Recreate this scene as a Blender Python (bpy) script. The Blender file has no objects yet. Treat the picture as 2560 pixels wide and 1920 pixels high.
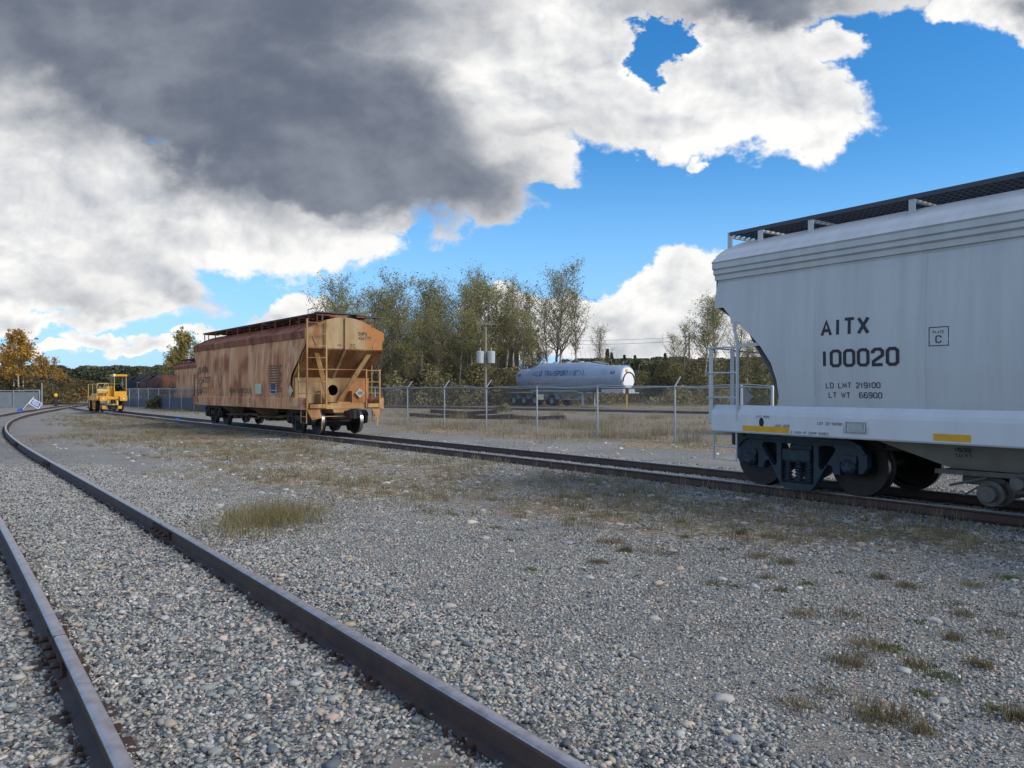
import bpy, bmesh, math, random
import numpy as np
from mathutils import Vector, Matrix
R = math.radians
S = bpy.context.scene
COL = S.collection

# ------------------------------------------------------------------ camera
CZ = 1.75                                   # eye height above the yard
F = 1923.0                                  # focal length of the photograph in its own pixels
cam_d = bpy.data.cameras.new("camera"); cam = bpy.data.objects.new("camera", cam_d); COL.objects.link(cam)
cam_d.sensor_width = 36.0; cam_d.lens = F/2560*36.0; cam_d.shift_y = 14/2560
cam_d.clip_start = 0.05; cam_d.clip_end = 9000
cam.location = (0, 0, CZ); cam.rotation_euler = (R(90), 0, 0)
S.camera = cam

# ------------------------------------------------------------------ exposure, sun, sky
S.view_settings.view_transform = 'Standard'; S.view_settings.look = 'None'
S.view_settings.exposure = 0.62; S.view_settings.gamma = 1.0
S.cycles.use_denoising = True
SUN_EL, SUN_AZ = 38.0, 112.0                # azimuth clockwise from the view direction (+Y): sun to the right, behind the cloud
sun_d = bpy.data.lights.new("sun", 'SUN'); sun = bpy.data.objects.new("sun", sun_d); COL.objects.link(sun)
sun_d.energy = 2.2; sun_d.angle = R(26); sun_d.color = (1.0, 0.91, 0.79)
sv = Vector((math.sin(R(SUN_AZ))*math.cos(R(SUN_EL)), math.cos(R(SUN_AZ))*math.cos(R(SUN_EL)), math.sin(R(SUN_EL))))
sun.rotation_euler = sv.to_track_quat('Z', 'Y').to_euler(); sun.location = (20, -20, 40)

def build_sky():
    W = bpy.data.worlds.new("World"); S.world = W; W.use_nodes = True
    nt = W.node_tree; N = nt.nodes; L = nt.links; N.clear()
    def nd(t, **k):
        n = N.new(t)
        for a, v in k.items(): setattr(n, a, v)
        return n
    def val(x):
        return x
    def put(sock, x):
        if isinstance(x, (int, float)): sock.default_value = x
        elif isinstance(x, tuple): sock.default_value = x
        else: L.new(x, sock)
    def mth(op, a, b=0.0, c=0.0, clamp=False):
        n = nd('ShaderNodeMath', operation=op, use_clamp=clamp)
        for i, x in enumerate((a, b, c)): put(n.inputs[i], x)
        return n.outputs[0]
    def ramp(x, lo, hi, a=0.0, b=1.0, smooth=True):
        n = nd('ShaderNodeMapRange', interpolation_type='SMOOTHSTEP' if smooth else 'LINEAR')
        put(n.inputs[0], x); put(n.inputs[1], lo); put(n.inputs[2], hi); put(n.inputs[3], a); put(n.inputs[4], b)
        return n.outputs[0]
    def mixc(f, a, b):
        n = nd('ShaderNodeMix', data_type='RGBA'); put(n.inputs[0], f)
        for i, x in ((6, a), (7, b)):
            put(n.inputs[i], x if not isinstance(x, tuple) else (*x, 1.0))
        return n.outputs[2]
    geo = nd('ShaderNodeTexCoord'); D = geo.outputs['Generated']
    sep = nd('ShaderNodeSeparateXYZ'); L.new(D, sep.inputs[0])
    dy = mth('MAXIMUM', sep.outputs[1], 0.06)
    u = mth('DIVIDE', sep.outputs[0], dy); w = mth('DIVIDE', sep.outputs[2], dy)
    cmb = nd('ShaderNodeCombineXYZ'); L.new(u, cmb.inputs[0]); L.new(w, cmb.inputs[1]); UV = cmb.outputs[0]
    # ---- clear sky
    sky = nd('ShaderNodeTexSky', sky_type='NISHITA', sun_disc=False, sun_elevation=R(SUN_EL), sun_rotation=R(SUN_AZ),
             air_density=1.0, dust_density=0.35, ozone_density=3.0, altitude=300)
    hs = nd('ShaderNodeHueSaturation'); hs.inputs['Saturation'].default_value = SKY_SAT; hs.inputs['Value'].default_value = 1.18
    L.new(sky.outputs[0], hs.inputs['Color'])
    el = ramp(w, 0.0, 0.34)
    blue = mixc(mth('MULTIPLY', mth('SUBTRACT', 1.0, el), 0.80), hs.outputs[0], tuple(k/SKY_STRENGTH for k in (0.20, 0.42, 0.74)))
    # ---- cloud noise
    def vadd(v, off):
        n = nd('ShaderNodeVectorMath', operation='ADD'); L.new(v, n.inputs[0]); n.inputs[1].default_value = off; return n.outputs[0]
    def vmul(v, k):
        n = nd('ShaderNodeVectorMath', operation='MULTIPLY'); L.new(v, n.inputs[0]); n.inputs[1].default_value = k; return n.outputs[0]
    def noise(v, scale, det=9.0, rough=0.56, dist=0.0):
        n = nd('ShaderNodeTexNoise', noise_dimensions='2D'); L.new(v, n.inputs['Vector'])
        n.inputs['Scale'].default_value = scale; n.inputs['Detail'].default_value = det
        n.inputs['Roughness'].default_value = rough; n.inputs['Distortion'].default_value = dist
        return n.outputs[0]
    def puff(v, scale, det=3.0):
        n = nd('ShaderNodeTexVoronoi', voronoi_dimensions='2D', feature='F1'); L.new(v, n.inputs['Vector'])
        n.inputs['Scale'].default_value = scale; n.inputs['Detail'].default_value = det; n.inputs['Roughness'].default_value = 0.55
        n.normalize = True
        return n.outputs['Distance']
    Pq = vmul(UV, (1.0, 1.35, 1.0))
    # warp so that the edges of the soft shapes wander
    wn = nd('ShaderNodeTexNoise', noise_dimensions='2D'); L.new(Pq, wn.inputs['Vector']); wn.inputs['Scale'].default_value = 5.5; wn.inputs['Detail'].default_value = 6.0; wn.inputs['Roughness'].default_value = 0.6
    wc = vmul(vadd(wn.outputs['Color'], (-0.5, -0.5, -0.5)), (0.16, 0.13, 0.0))
    wv = nd('ShaderNodeVectorMath', operation='ADD'); L.new(UV, wv.inputs[0]); L.new(wc, wv.inputs[1]); UVw = wv.outputs[0]
    def blobs(lst, vec):
        out = None
        for (x, y, rx, ry, rot, amp) in lst:
            m = nd('ShaderNodeMapping', vector_type='TEXTURE'); L.new(vec, m.inputs[0])
            m.inputs['Location'].default_value = ((x-1106)/1661.6, (841.6-y)/1661.6, 0)
            m.inputs['Rotation'].default_value = (0, 0, R(rot))
            m.inputs['Scale'].default_value = (rx/1661.6, ry/1661.6, 1)
            g = nd('ShaderNodeTexGradient', gradient_type='SPHERICAL'); L.new(m.outputs[0], g.inputs[0])
            v = g.outputs['Fac'] if amp == 1 else mth('MULTIPLY', g.outputs['Fac'], amp)
            out = v if out is None else mth('MAXIMUM', out, v)
        return out
    def density(v):
        a = noise(v, 7.0, 10.0, 0.60, 0.25)
        b = puff(v, 9.0, 4.0)
        return mth('SUBTRACT', a, mth('MULTIPLY', b, 0.42))
    def soft(v):
        return mth('SUBTRACT', noise(v, 5.0, 5.0, 0.52, 0.3), mth('MULTIPLY', puff(v, 6.0, 2.0), 0.40))
    d0 = density(Pq); s0 = soft(Pq); s1 = soft(vadd(Pq, (0.020, 0.034, 0.0)))
    cov = blobs(COVER, UVw)
    cov = mth('SUBTRACT', cov, mth('MULTIPLY', blobs(HOLE, UVw), 1.1))
    field = mth('ADD', cov, mth('MULTIPLY', mth('SUBTRACT', d0, 0.28), 0.62))
    alpha = ramp(field, 0.16, 0.30)
    thick = ramp(field, 0.2, 0.75)
    dark = mth('MULTIPLY', blobs(DARK, UVw), 1.0)
    dn = noise(Pq, 3.0, 6.0, 0.5, 0.4)
    dark = ramp(mth('ADD', dark, mth('ADD', mth('MULTIPLY', mth('SUBTRACT', dn, 0.5), 0.36), mth('MULTIPLY', mth('SUBTRACT', d0, 0.28), 0.22))), 0.0, 0.60)
    relief = mth('ADD', mth('MULTIPLY', mth('SUBTRACT', s0, s1), 2.0), mth('MULTIPLY', mth('SUBTRACT', d0, 0.28), 0.35))            # side turned to the sun is lighter
    relief = mth('ADD', relief, mth('MULTIPLY', mth('SUBTRACT', d0, density(vadd(Pq, (0.007, 0.012, 0.0)))), 1.1))
    lum = mth('ADD', mth('SUBTRACT', 0.99, mth('MULTIPLY', thick, 0.38)), relief, clamp=True)
    lit = mixc(lum, (0.36, 0.405, 0.485), (1.05, 1.04, 1.02))
    drk = mixc(ramp(mth('ADD', dn, mth('MULTIPLY', relief, 0.24)), 0.30, 0.82), (0.140, 0.168, 0.228), (0.30, 0.33, 0.39))
    cloud = mixc(dark, lit, drk)
    gain = nd('ShaderNodeVectorMath', operation='SCALE'); L.new(cloud, gain.inputs[0]); gain.inputs['Scale'].default_value = CLOUD_GAIN
    # clouds only ahead and above the horizon; scattered cloud elsewhere
    front = ramp(sep.outputs[1], 0.10, 0.28)
    D3 = vmul(D, (1.0, 1.0, 1.6))
    bn = nd('ShaderNodeTexNoise', noise_dimensions='3D'); L.new(D3, bn.inputs['Vector']); bn.inputs['Scale'].default_value = 2.2; bn.inputs['Detail'].default_value = 5.0
    back = ramp(bn.outputs[0], 0.44, 0.62)
    backc = mixc(back, (0.0, 0.0, 0.0), (1.0, 1.0, 1.0))
    af = mth('MULTIPLY', alpha, front)
    ab = mth('MULTIPLY', mth('MULTIPLY', back, 0.75), mth('SUBTRACT', 1.0, front))
    up = ramp(sep.outputs[2], -0.01, 0.01)
    c1 = mixc(mth('MULTIPLY', ab, up), blue, tuple(CLOUD_GAIN*k for k in (1.55, 1.53, 1.52)))  # unseen cloud behind, brightened to throw more light on the ground
    c2 = nd('ShaderNodeMix', data_type='RGBA'); L.new(mth('MULTIPLY', af, up), c2.inputs[0]); L.new(c1, c2.inputs[6]); L.new(gain.outputs[0], c2.inputs[7])
    bg = nd('ShaderNodeBackground'); L.new(c2.outputs[2], bg.inputs[0]); bg.inputs[1].default_value = SKY_STRENGTH
    out = nd('ShaderNodeOutputWorld'); L.new(bg.outputs[0], out.inputs[0])
    W.cycles.sampling_method = 'MANUAL'; W.cycles.sample_map_resolution = 512
SKY_SAT = 1.36; SKY_STRENGTH = 0.10; CLOUD_GAIN = 6.3
# cloud masses: x, y, radii, turn (photograph 2212 px wide), amount
COVER = [
 (300, 40, 760, 330, -8, 1.0), (620, 190, 720, 330, -18, 1.0), (840, 330, 300, 150, -14, 0.9), (1030, 110, 460, 310, 0, 1.0),
 (1230, 150, 300, 220, -20, 0.95), (1610, 180, 320, 180, -12, 0.95), (1400, 275, 250, 85, -10, 0.8), (1580, 100, 190, 120, -25, .8), (1760, 160, 170, 80, -15, 0.7),
 (1640, 5, 420, 80, 3, 0.7), (1085, 352, 190, 75, -5, 0.75), (1300, 10, 260, 90, 5, 0.75),
 (120, 400, 520, 270, -24, 1.0), (420, 480, 430, 160, -12, 0.95), (640, 520, 240, 110, -4, 0.85), (790, 485, 170, 50, 5, 0.6),
 (120, 580, 480, 120, 2, 0.9), (10, 635, 330, 70, 3, 0.8), (290, 645, 210, 40, 5, .6), (60, 700, 220, 40, 2, .6),
 (100, 775, 90, 24, 0, 0.6), (215, 752, 100, 36, 0, 0.7), (300, 778, 110, 34, 0, .62), (560, 712, 200, 60, 10, 0.75), (430, 735, 110, 40, 6, .6), (20,775,80,30,0,.55),
 (1250, 670, 230, 130, 0, 0.95), (1150, 690, 180, 120, 0, .85), (1420, 630, 200, 140, 5, 0.95), (1530, 690, 200, 180, 0, .9), (1360, 745, 240, 70, 0, 0.7),
 (2200, 10, 180, 110, 0, 0.8), (1840, 95, 90, 50, -20, 0.5), (2050, 30, 90, 50, 0, 0.5), (1530, 350, 50, 40, 0, 0.5), (1440,90,60,40,0,.5), (540,668,40,22,0,.42),
]
HOLE = [(1385, 115, 90, 90, 20, .8), (1440, 95, 100, 60, 0, .7), (1290, 560, 420, 120, 4, .5)]
DARK = [(700, 385, 420, 110, -10, .95), (430, 255, 460, 190, -28, 1.0), 
 (300, 70, 820, 330, -10, 1.0), (640, 230, 680, 270, -18, 1.0), (840, 330, 420, 190, -16, 1.0), (560, 30, 620, 230, 0, .95), (1180, 280, 260, 90, -10, 0.36),
 (1640, 5, 430, 90, 3, 0.7), (120, 590, 300, 90, 0, .20), (150, 640, 330, 60, 0, .24), (1420, 690, 170, 60, 0, 0.14), (2210, -10, 150, 80, 0, .5), (760,480,230,60,0,.25), (1290, 330, 200, 60,-10,.22),
]
build_sky()

# ------------------------------------------------------------------ helpers
rng = np.random.default_rng(7); rnd = random.Random(5)

class MB:
    """collects faces and links them as one mesh object"""
    def __init__(s): s.v = []; s.f = []; s.m = []; s.mi = 0
    def add(s, vs, fs):
        o = len(s.v); s.v += [tuple(p) for p in vs]; s.f += [tuple(i+o for i in f) for f in fs]; s.m += [s.mi]*len(fs)
    def box(s, x0, x1, y0, y1, z0, z1):
        s.add([(x, y, z) for x in (x0, x1) for y in (y0, y1) for z in (z0, z1)],
              [(0, 1, 3, 2), (4, 6, 7, 5), (0, 4, 5, 1), (2, 3, 7, 6), (0, 2, 6, 4), (1, 5, 7, 3)])
    def bar(s, a, b, w, h, up=(0, 0, 1)):
        a = Vector(a); b = Vector(b); t = (b-a).normalized(); up = Vector(up)
        if abs(t.dot(up)) > 0.99: up = Vector((0, 1, 0)) if abs(t.y) < .9 else Vector((1, 0, 0))
        r = t.cross(up).normalized()*w/2; q = r.cross(t).normalized()*h/2
        s.add([p+i*r+j*q for p in (a, b) for i in (-1, 1) for j in (-1, 1)],
              [(0, 1, 3, 2), (4, 6, 7, 5), (0, 4, 5, 1), (2, 3, 7, 6), (0, 2, 6, 4), (1, 5, 7, 3)])
    def prism(s, poly, axis, a, b):
        """2-D outline swept along axis from a to b; outline axes are the other two in order x,y,z"""
        n = len(poly)
        def P(p, t):
            if axis == 0: return (t, p[0], p[1])
            if axis == 1: return (p[0], t, p[1])
            return (p[0], p[1], t)
        s.add([P(p, a) for p in poly]+[P(p, b) for p in poly],
              [tuple(range(n))[::-1], tuple(range(n, 2*n))]+[(i, (i+1) % n, (i+1) % n+n, i+n) for i in range(n)])
    def tube(s, pts, r, n=6, cap=True):
        pts = [Vector(p) for p in pts]; rr = r if isinstance(r, (list, tuple)) else [r]*len(pts)
        o = len(s.v); fs = []; prev = None; vs = []
        for i, p in enumerate(pts):
            t = (pts[min(i+1, len(pts)-1)]-pts[max(i-1, 0)]).normalized()
            if prev is None:
                a = Vector((0, 0, 1)) if abs(t.z) < .9 else Vector((1, 0, 0)); e = t.cross(a).normalized()
            else:
                e = prev-t*prev.dot(t); e = e.normalized() if e.length > 1e-6 else t.orthogonal().normalized()
            prev = e; g = t.cross(e)
            for k in range(n):
                c = math.cos(2*math.pi*k/n); q = math.sin(2*math.pi*k/n); vs.append(p+(e*c+g*q)*rr[i])
        for i in range(len(pts)-1):
            for k in range(n):
                fs.append((i*n+k, i*n+(k+1) % n, (i+1)*n+(k+1) % n, (i+1)*n+k))
        if cap: fs.append(tuple(range(n))[::-1]); fs.append(tuple((len(pts)-1)*n+k for k in range(n)))
        s.add(vs, fs)
    def lathe(s, prof, n=24, c=(0, 0, 0), axis=0, a0=0.0, a1=2*math.pi):
        """prof: (distance along axis, radius); swept round the axis through c"""
        full = abs(a1-a0-2*math.pi) < 1e-6; m = n if full else n+1; vs = []
        for t, r in prof:
            for k in range(m):
                an = a0+(a1-a0)*k/n; p = [r*math.cos(an), r*math.sin(an)]; p.insert(axis, t)
                vs.append((p[0]+c[0], p[1]+c[1], p[2]+c[2]))
        fs = []
        for i in range(len(prof)-1):
            for k in range(n):
                k2 = (k+1) % m
                fs.append((i*m+k, i*m+k2, (i+1)*m+k2, (i+1)*m+k))
        s.add(vs, fs)
    def grid(s, rows):
        m = len(rows[0]); s.add([p for r in rows for p in r],
              [(i*m+j, i*m+j+1, (i+1)*m+j+1, (i+1)*m+j) for i in range(len(rows)-1) for j in range(m-1)])
    def build(s, name, mats, parent=None, loc=None, rz=None, smooth=False, bevel=0.0, sharp=35):
        me = bpy.data.meshes.new(name); me.from_pydata(s.v, [], s.f)
        if not isinstance(mats, (list, tuple)): mats = [mats]
        for m in mats: me.materials.append(m)
        if len(mats) > 1: me.polygons.foreach_set('material_index', s.m)
        bm = bmesh.new(); bm.from_mesh(me); bmesh.ops.recalc_face_normals(bm, faces=bm.faces[:]); bm.to_mesh(me); bm.free()
        if smooth:
            me.polygons.foreach_set('use_smooth', [True]*len(me.polygons)); me.set_sharp_from_angle(angle=R(sharp))
        o = bpy.data.objects.new(name, me); COL.objects.link(o)
        if parent is not None: o.parent = parent
        if loc is not None: o.location = loc
        if rz is not None: o.rotation_euler = (0, 0, rz)
        if bevel:
            b = o.modifiers.new('bevel', 'BEVEL'); b.width = bevel; b.segments = 2; b.limit_method = 'ANGLE'; b.angle_limit = R(40)
        return o

def raw(name, verts, faces, mats, attr=None, smooth=False, parent=None):
    """big mesh straight from numpy; faces all of the same size"""
    me = bpy.data.meshes.new(name); verts = np.asarray(verts, np.float32); faces = np.asarray(faces, np.int32)
    n, k = faces.shape
    me.vertices.add(len(verts)); me.vertices.foreach_set('co', verts.ravel())
    me.loops.add(n*k); me.loops.foreach_set('vertex_index', faces.ravel())
    me.polygons.add(n); me.polygons.foreach_set('loop_start', np.arange(0, n*k, k, dtype=np.int32))
    me.polygons.foreach_set('loop_total', np.full(n, k, np.int32))
    if smooth: me.polygons.foreach_set('use_smooth', np.ones(n, bool))
    for an, av in (attr or {}).items():
        a = me.attributes.new(an, 'FLOAT', 'POINT'); a.data.foreach_set('value', np.asarray(av, np.float32))
    me.update(calc_edges=True); me.validate()
    for m in (mats if isinstance(mats, (list, tuple)) else [mats]): me.materials.append(m)
    o = bpy.data.objects.new(name, me)
    if parent != 'none': COL.objects.link(o)
    if parent is not None and parent != 'none': o.parent = parent
    return o

def tag(o, label=None, cat=None, group=None, kind=None):
    if label: o['label'] = label
    if cat: o['category'] = cat
    if group: o['group'] = group
    if kind: o['kind'] = kind
    return o
def thing(name, label, cat, loc=(0, 0, 0), rz=0.0, group=None):
    o = bpy.data.objects.new(name, None); COL.objects.link(o); o.location = loc; o.rotation_euler = (0, 0, rz); o.empty_display_size = .3
    return tag(o, label, cat, group)
def copy_tree(o, parent=None):
    c = o.copy(); COL.objects.link(c); c.parent = parent
    for ch in list(o.children): copy_tree(ch, c)
    return c

# ------------------------------------------------------------------ materials
def mat(name, col, rough=.6, metal=0.0, col2=None, scale=8.0, stretch=(1, 1, 1), lo=.35, hi=.7, bump=0.0, bscale=None, spec=.4, detail=6.0):
    m = bpy.data.materials.new(name); m.use_nodes = True; nt = m.node_tree; N, L = nt.nodes, nt.links; b = N['Principled BSDF']
    b.inputs['Base Color'].default_value = (*col, 1); b.inputs['Roughness'].default_value = rough; b.inputs['Metallic'].default_value = metal
    b.inputs['Specular IOR Level'].default_value = spec
    if col2 is None: col2 = tuple(c*.8 for c in col)
    tc = N.new('ShaderNodeTexCoord'); mp = N.new('ShaderNodeMapping'); mp.inputs['Scale'].default_value = stretch; L.new(tc.outputs['Object'], mp.inputs[0])
    nz = N.new('ShaderNodeTexNoise'); nz.inputs['Scale'].default_value = scale; nz.inputs['Detail'].default_value = detail; nz.inputs['Roughness'].default_value = .6; L.new(mp.outputs[0], nz.inputs['Vector'])
    mr = N.new('ShaderNodeMapRange'); mr.inputs[1].default_value = lo; mr.inputs[2].default_value = hi; L.new(nz.outputs[0], mr.inputs[0])
    mx = N.new('ShaderNodeMix'); mx.data_type = 'RGBA'; mx.inputs[6].default_value = (*col, 1); mx.inputs[7].default_value = (*col2, 1)
    L.new(mr.outputs[0], mx.inputs[0]); L.new(mx.outputs[2], b.inputs['Base Color'])
    if bump:
        bn = N.new('ShaderNodeTexNoise'); bn.inputs['Scale'].default_value = bscale or scale*4; bn.inputs['Detail'].default_value = 4; L.new(tc.outputs['Object'], bn.inputs['Vector'])
        bp = N.new('ShaderNodeBump'); bp.inputs['Strength'].default_value = bump; bp.inputs['Distance'].default_value = .02; L.new(bn.outputs[0], bp.inputs['Height']); L.new(bp.outputs[0], b.inputs['Normal'])
    return m

def ramp_mat(name, stops, attr=None, rough=.85, trans=0.0, spec=.25, bump=0.0, bscale=60, mixnoise=0.0):
    """colour picked from stops by a stored per-point number or the object's random number"""
    m = bpy.data.materials.new(name); m.use_nodes = True; nt = m.node_tree; N, L = nt.nodes, nt.links; b = N['Principled BSDF']
    b.inputs['Roughness'].default_value = rough; b.inputs['Specular IOR Level'].default_value = spec
    if attr:
        a = N.new('ShaderNodeAttribute'); a.attribute_name = attr; f = a.outputs['Fac']
    else:
        a = N.new('ShaderNodeObjectInfo'); f = a.outputs['Random']
    if mixnoise:
        g = N.new('ShaderNodeNewGeometry'); nz = N.new('ShaderNodeTexNoise'); nz.inputs['Scale'].default_value = mixnoise; L.new(g.outputs['Position'], nz.inputs['Vector'])
        ad = N.new('ShaderNodeMath'); ad.operation = 'MULTIPLY_ADD'; L.new(nz.outputs[0], ad.inputs[0]); ad.inputs[1].default_value = .5; ad.inputs[2].default_value = -.25
        a2 = N.new('ShaderNodeMath'); a2.operation = 'ADD'; L.new(f, a2.inputs[0]); L.new(ad.outputs[0], a2.inputs[1]); f = a2.outputs[0]
    cr = N.new('ShaderNodeValToRGB'); e = cr.color_ramp.elements
    while len(e) < len(stops): e.new(.5)
    for i, (p, c) in enumerate(stops): e[i].position = p; e[i].color = (*c, 1)
    L.new(f, cr.inputs[0]); L.new(cr.outputs[0], b.inputs['Base Color'])
    if bump:
        tc = N.new('ShaderNodeTexCoord'); bn = N.new('ShaderNodeTexNoise'); bn.inputs['Scale'].default_value = bscale; L.new(tc.outputs['Object'], bn.inputs['Vector'])
        bp = N.new('ShaderNodeBump'); bp.inputs['Strength'].default_value = bump; bp.inputs['Distance'].default_value = .01; L.new(bn.outputs[0], bp.inputs['Height']); L.new(bp.outputs[0], b.inputs['Normal'])
    if trans:
        t = N.new('ShaderNodeBsdfTranslucent'); L.new(cr.outputs[0], t.inputs[0]); ms = N.new('ShaderNodeMixShader'); ms.inputs[0].default_value = trans
        L.new(b.outputs[0], ms.inputs[1]); L.new(t.outputs[0], ms.inputs[2]); L.new(ms.outputs[0], N['Material Output'].inputs[0])
    return m

M = {}
M['white'] = mat('white_paint', (.44, .475, .51), .48, col2=(.345, .375, .405), scale=1.5, stretch=(1, 3, .22), lo=.42, hi=.85, bump=.14, bscale=2.2)
M['litsill'] = mat('lit_sill_paint', (.52, .565, .62), .38, col2=(.47, .51, .565), scale=2, stretch=(1, 2, .5))  # side paint made lighter on the sill for light from above
M['letters'] = mat('black_lettering', (.012, .014, .03), .5)
M['faded'] = mat('faded_lettering', (.11, .07, .05), .8, col2=(.36, .20, .11), scale=14, lo=.45, hi=.75)
M['stripe'] = mat('yellow_reflector', (.62, .33, .01), .4)
M['dullstripe'] = mat('dirty_yellow_reflector', (.36, .24, .03), .6)
M['steel'] = mat('dark_steel', (.014, .013, .013), .75, col2=(.030, .022, .018), scale=6, bump=.2, bscale=40)
M['truckblue'] = mat('blue_black_steel', (.018, .040, .070), .6, col2=(.016, .022, .03), scale=7, bump=.2, bscale=40)
M['wheel'] = mat('wheel_steel', (.011, .009, .010), .6, col2=(.020, .015, .015), scale=9)
M['tread'] = mat('wheel_tread', (.35, .35, .35), .3, metal=1.0)
M['grate'] = mat('grating_steel', (.045, .055, .075), .55)
M['galv'] = mat('galvanised_steel', (.34, .37, .40), .45, metal=.35, col2=(.26, .29, .32), scale=5)
M['wire'] = mat('galvanised_wire', (.30, .32, .34), .55, metal=.3)
M['railside'] = mat('rail_web', (.050, .036, .036), .7, col2=(.085, .055, .045), scale=5, stretch=(1, 1, 1), bump=.15, bscale=60)
M['railtop'] = mat('rail_head', (.40, .37, .38), .40, metal=.55, col2=(.25, .215, .21), scale=12, lo=.4, hi=.75)
M['rustiron'] = mat('rusty_iron', (.062, .036, .027), .85, col2=(.038, .025, .021), scale=20, bump=.3)
M['tie'] = mat('weathered_tie', (.19, .17, .15), .9, col2=(.10, .085, .07), scale=6, stretch=(1, 6, 1), bump=.3)
M['oldtie'] = mat('dark_old_tie', (.045, .034, .028), .9, col2=(.085, .06, .045), scale=4, bump=.3)
M['yellow'] = mat('machine_yellow', (.60, .31, .025), .5, col2=(.42, .20, .02), scale=5, lo=.5, hi=.75)
M['paleyellow'] = mat('pale_yellow_paint', (.62, .50, .22), .5, col2=(.5, .36, .12), scale=5)
M['rubber'] = mat('black_rubber', (.012, .012, .014), .8)
M['glass'] = None
M['bluepaint'] = mat('blue_paint', (.012, .09, .42), .5, col2=(.01, .07, .34))
M['signwhite'] = mat('sign_white', (.72, .72, .74), .5, col2=(.66, .66, .68))
M['targety'] = mat('target_yellow', (.75, .55, .02), .5, col2=(.68, .46, .02))
M['tankwhite'] = mat('trailer_paint', (.25, .315, .42), .32, col2=(.19, .25, .34), scale=2, stretch=(.4, 2, 2), spec=.5)
M['alu'] = mat('trailer_aluminium', (.42, .45, .50), .4, metal=.4, col2=(.3, .33, .37))
M['bluetext'] = mat('blue_lettering', (.02, .03, .16), .5)
M['darkrail'] = mat('dark_paint', (.02, .022, .03), .6)
M['poleg'] = mat('pole_wood', (.27, .235, .20), .9, col2=(.18, .15, .125), scale=3, stretch=(6, 6, .4))
M['transformer'] = mat('transformer_grey', (.42, .46, .48), .5)
M['cladding'] = mat('dark_cladding', (.062, .055, .047), .8, col2=(.085, .074, .062), scale=1, stretch=(3, 3, .1))
M['sheet'] = mat('dark_blue_sheet', (.045, .065, .11), .8, col2=(.06, .085, .13), scale=1.0)  # also colours the sheet that paints shade under the siding cars
M['palesheet'] = mat('grey_blue_sheet', (.11, .14, .18), .8, col2=(.15, .18, .21), scale=1.5, stretch=(1, 1, .3))  # for a sheet added in place of mesh seen dense edge-on
M['red'] = mat('red_marker', (.4, .03, .02), .5)
M['amber'] = mat('amber_lens', (.75, .50, .05), .3)
M['tag'] = mat('pale_tag', (.7, .66, .5), .6)

def glass_mat():
    m = bpy.data.materials.new('cab_glass'); m.use_nodes = True; b = m.node_tree.nodes['Principled BSDF']
    b.inputs['Base Color'].default_value = (.75, .85, .85, 1); b.inputs['Transmission Weight'].default_value = 1.0; b.inputs['Roughness'].default_value = .02; b.inputs['IOR'].default_value = 1.02
    return m
M['glass'] = glass_mat()

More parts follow.
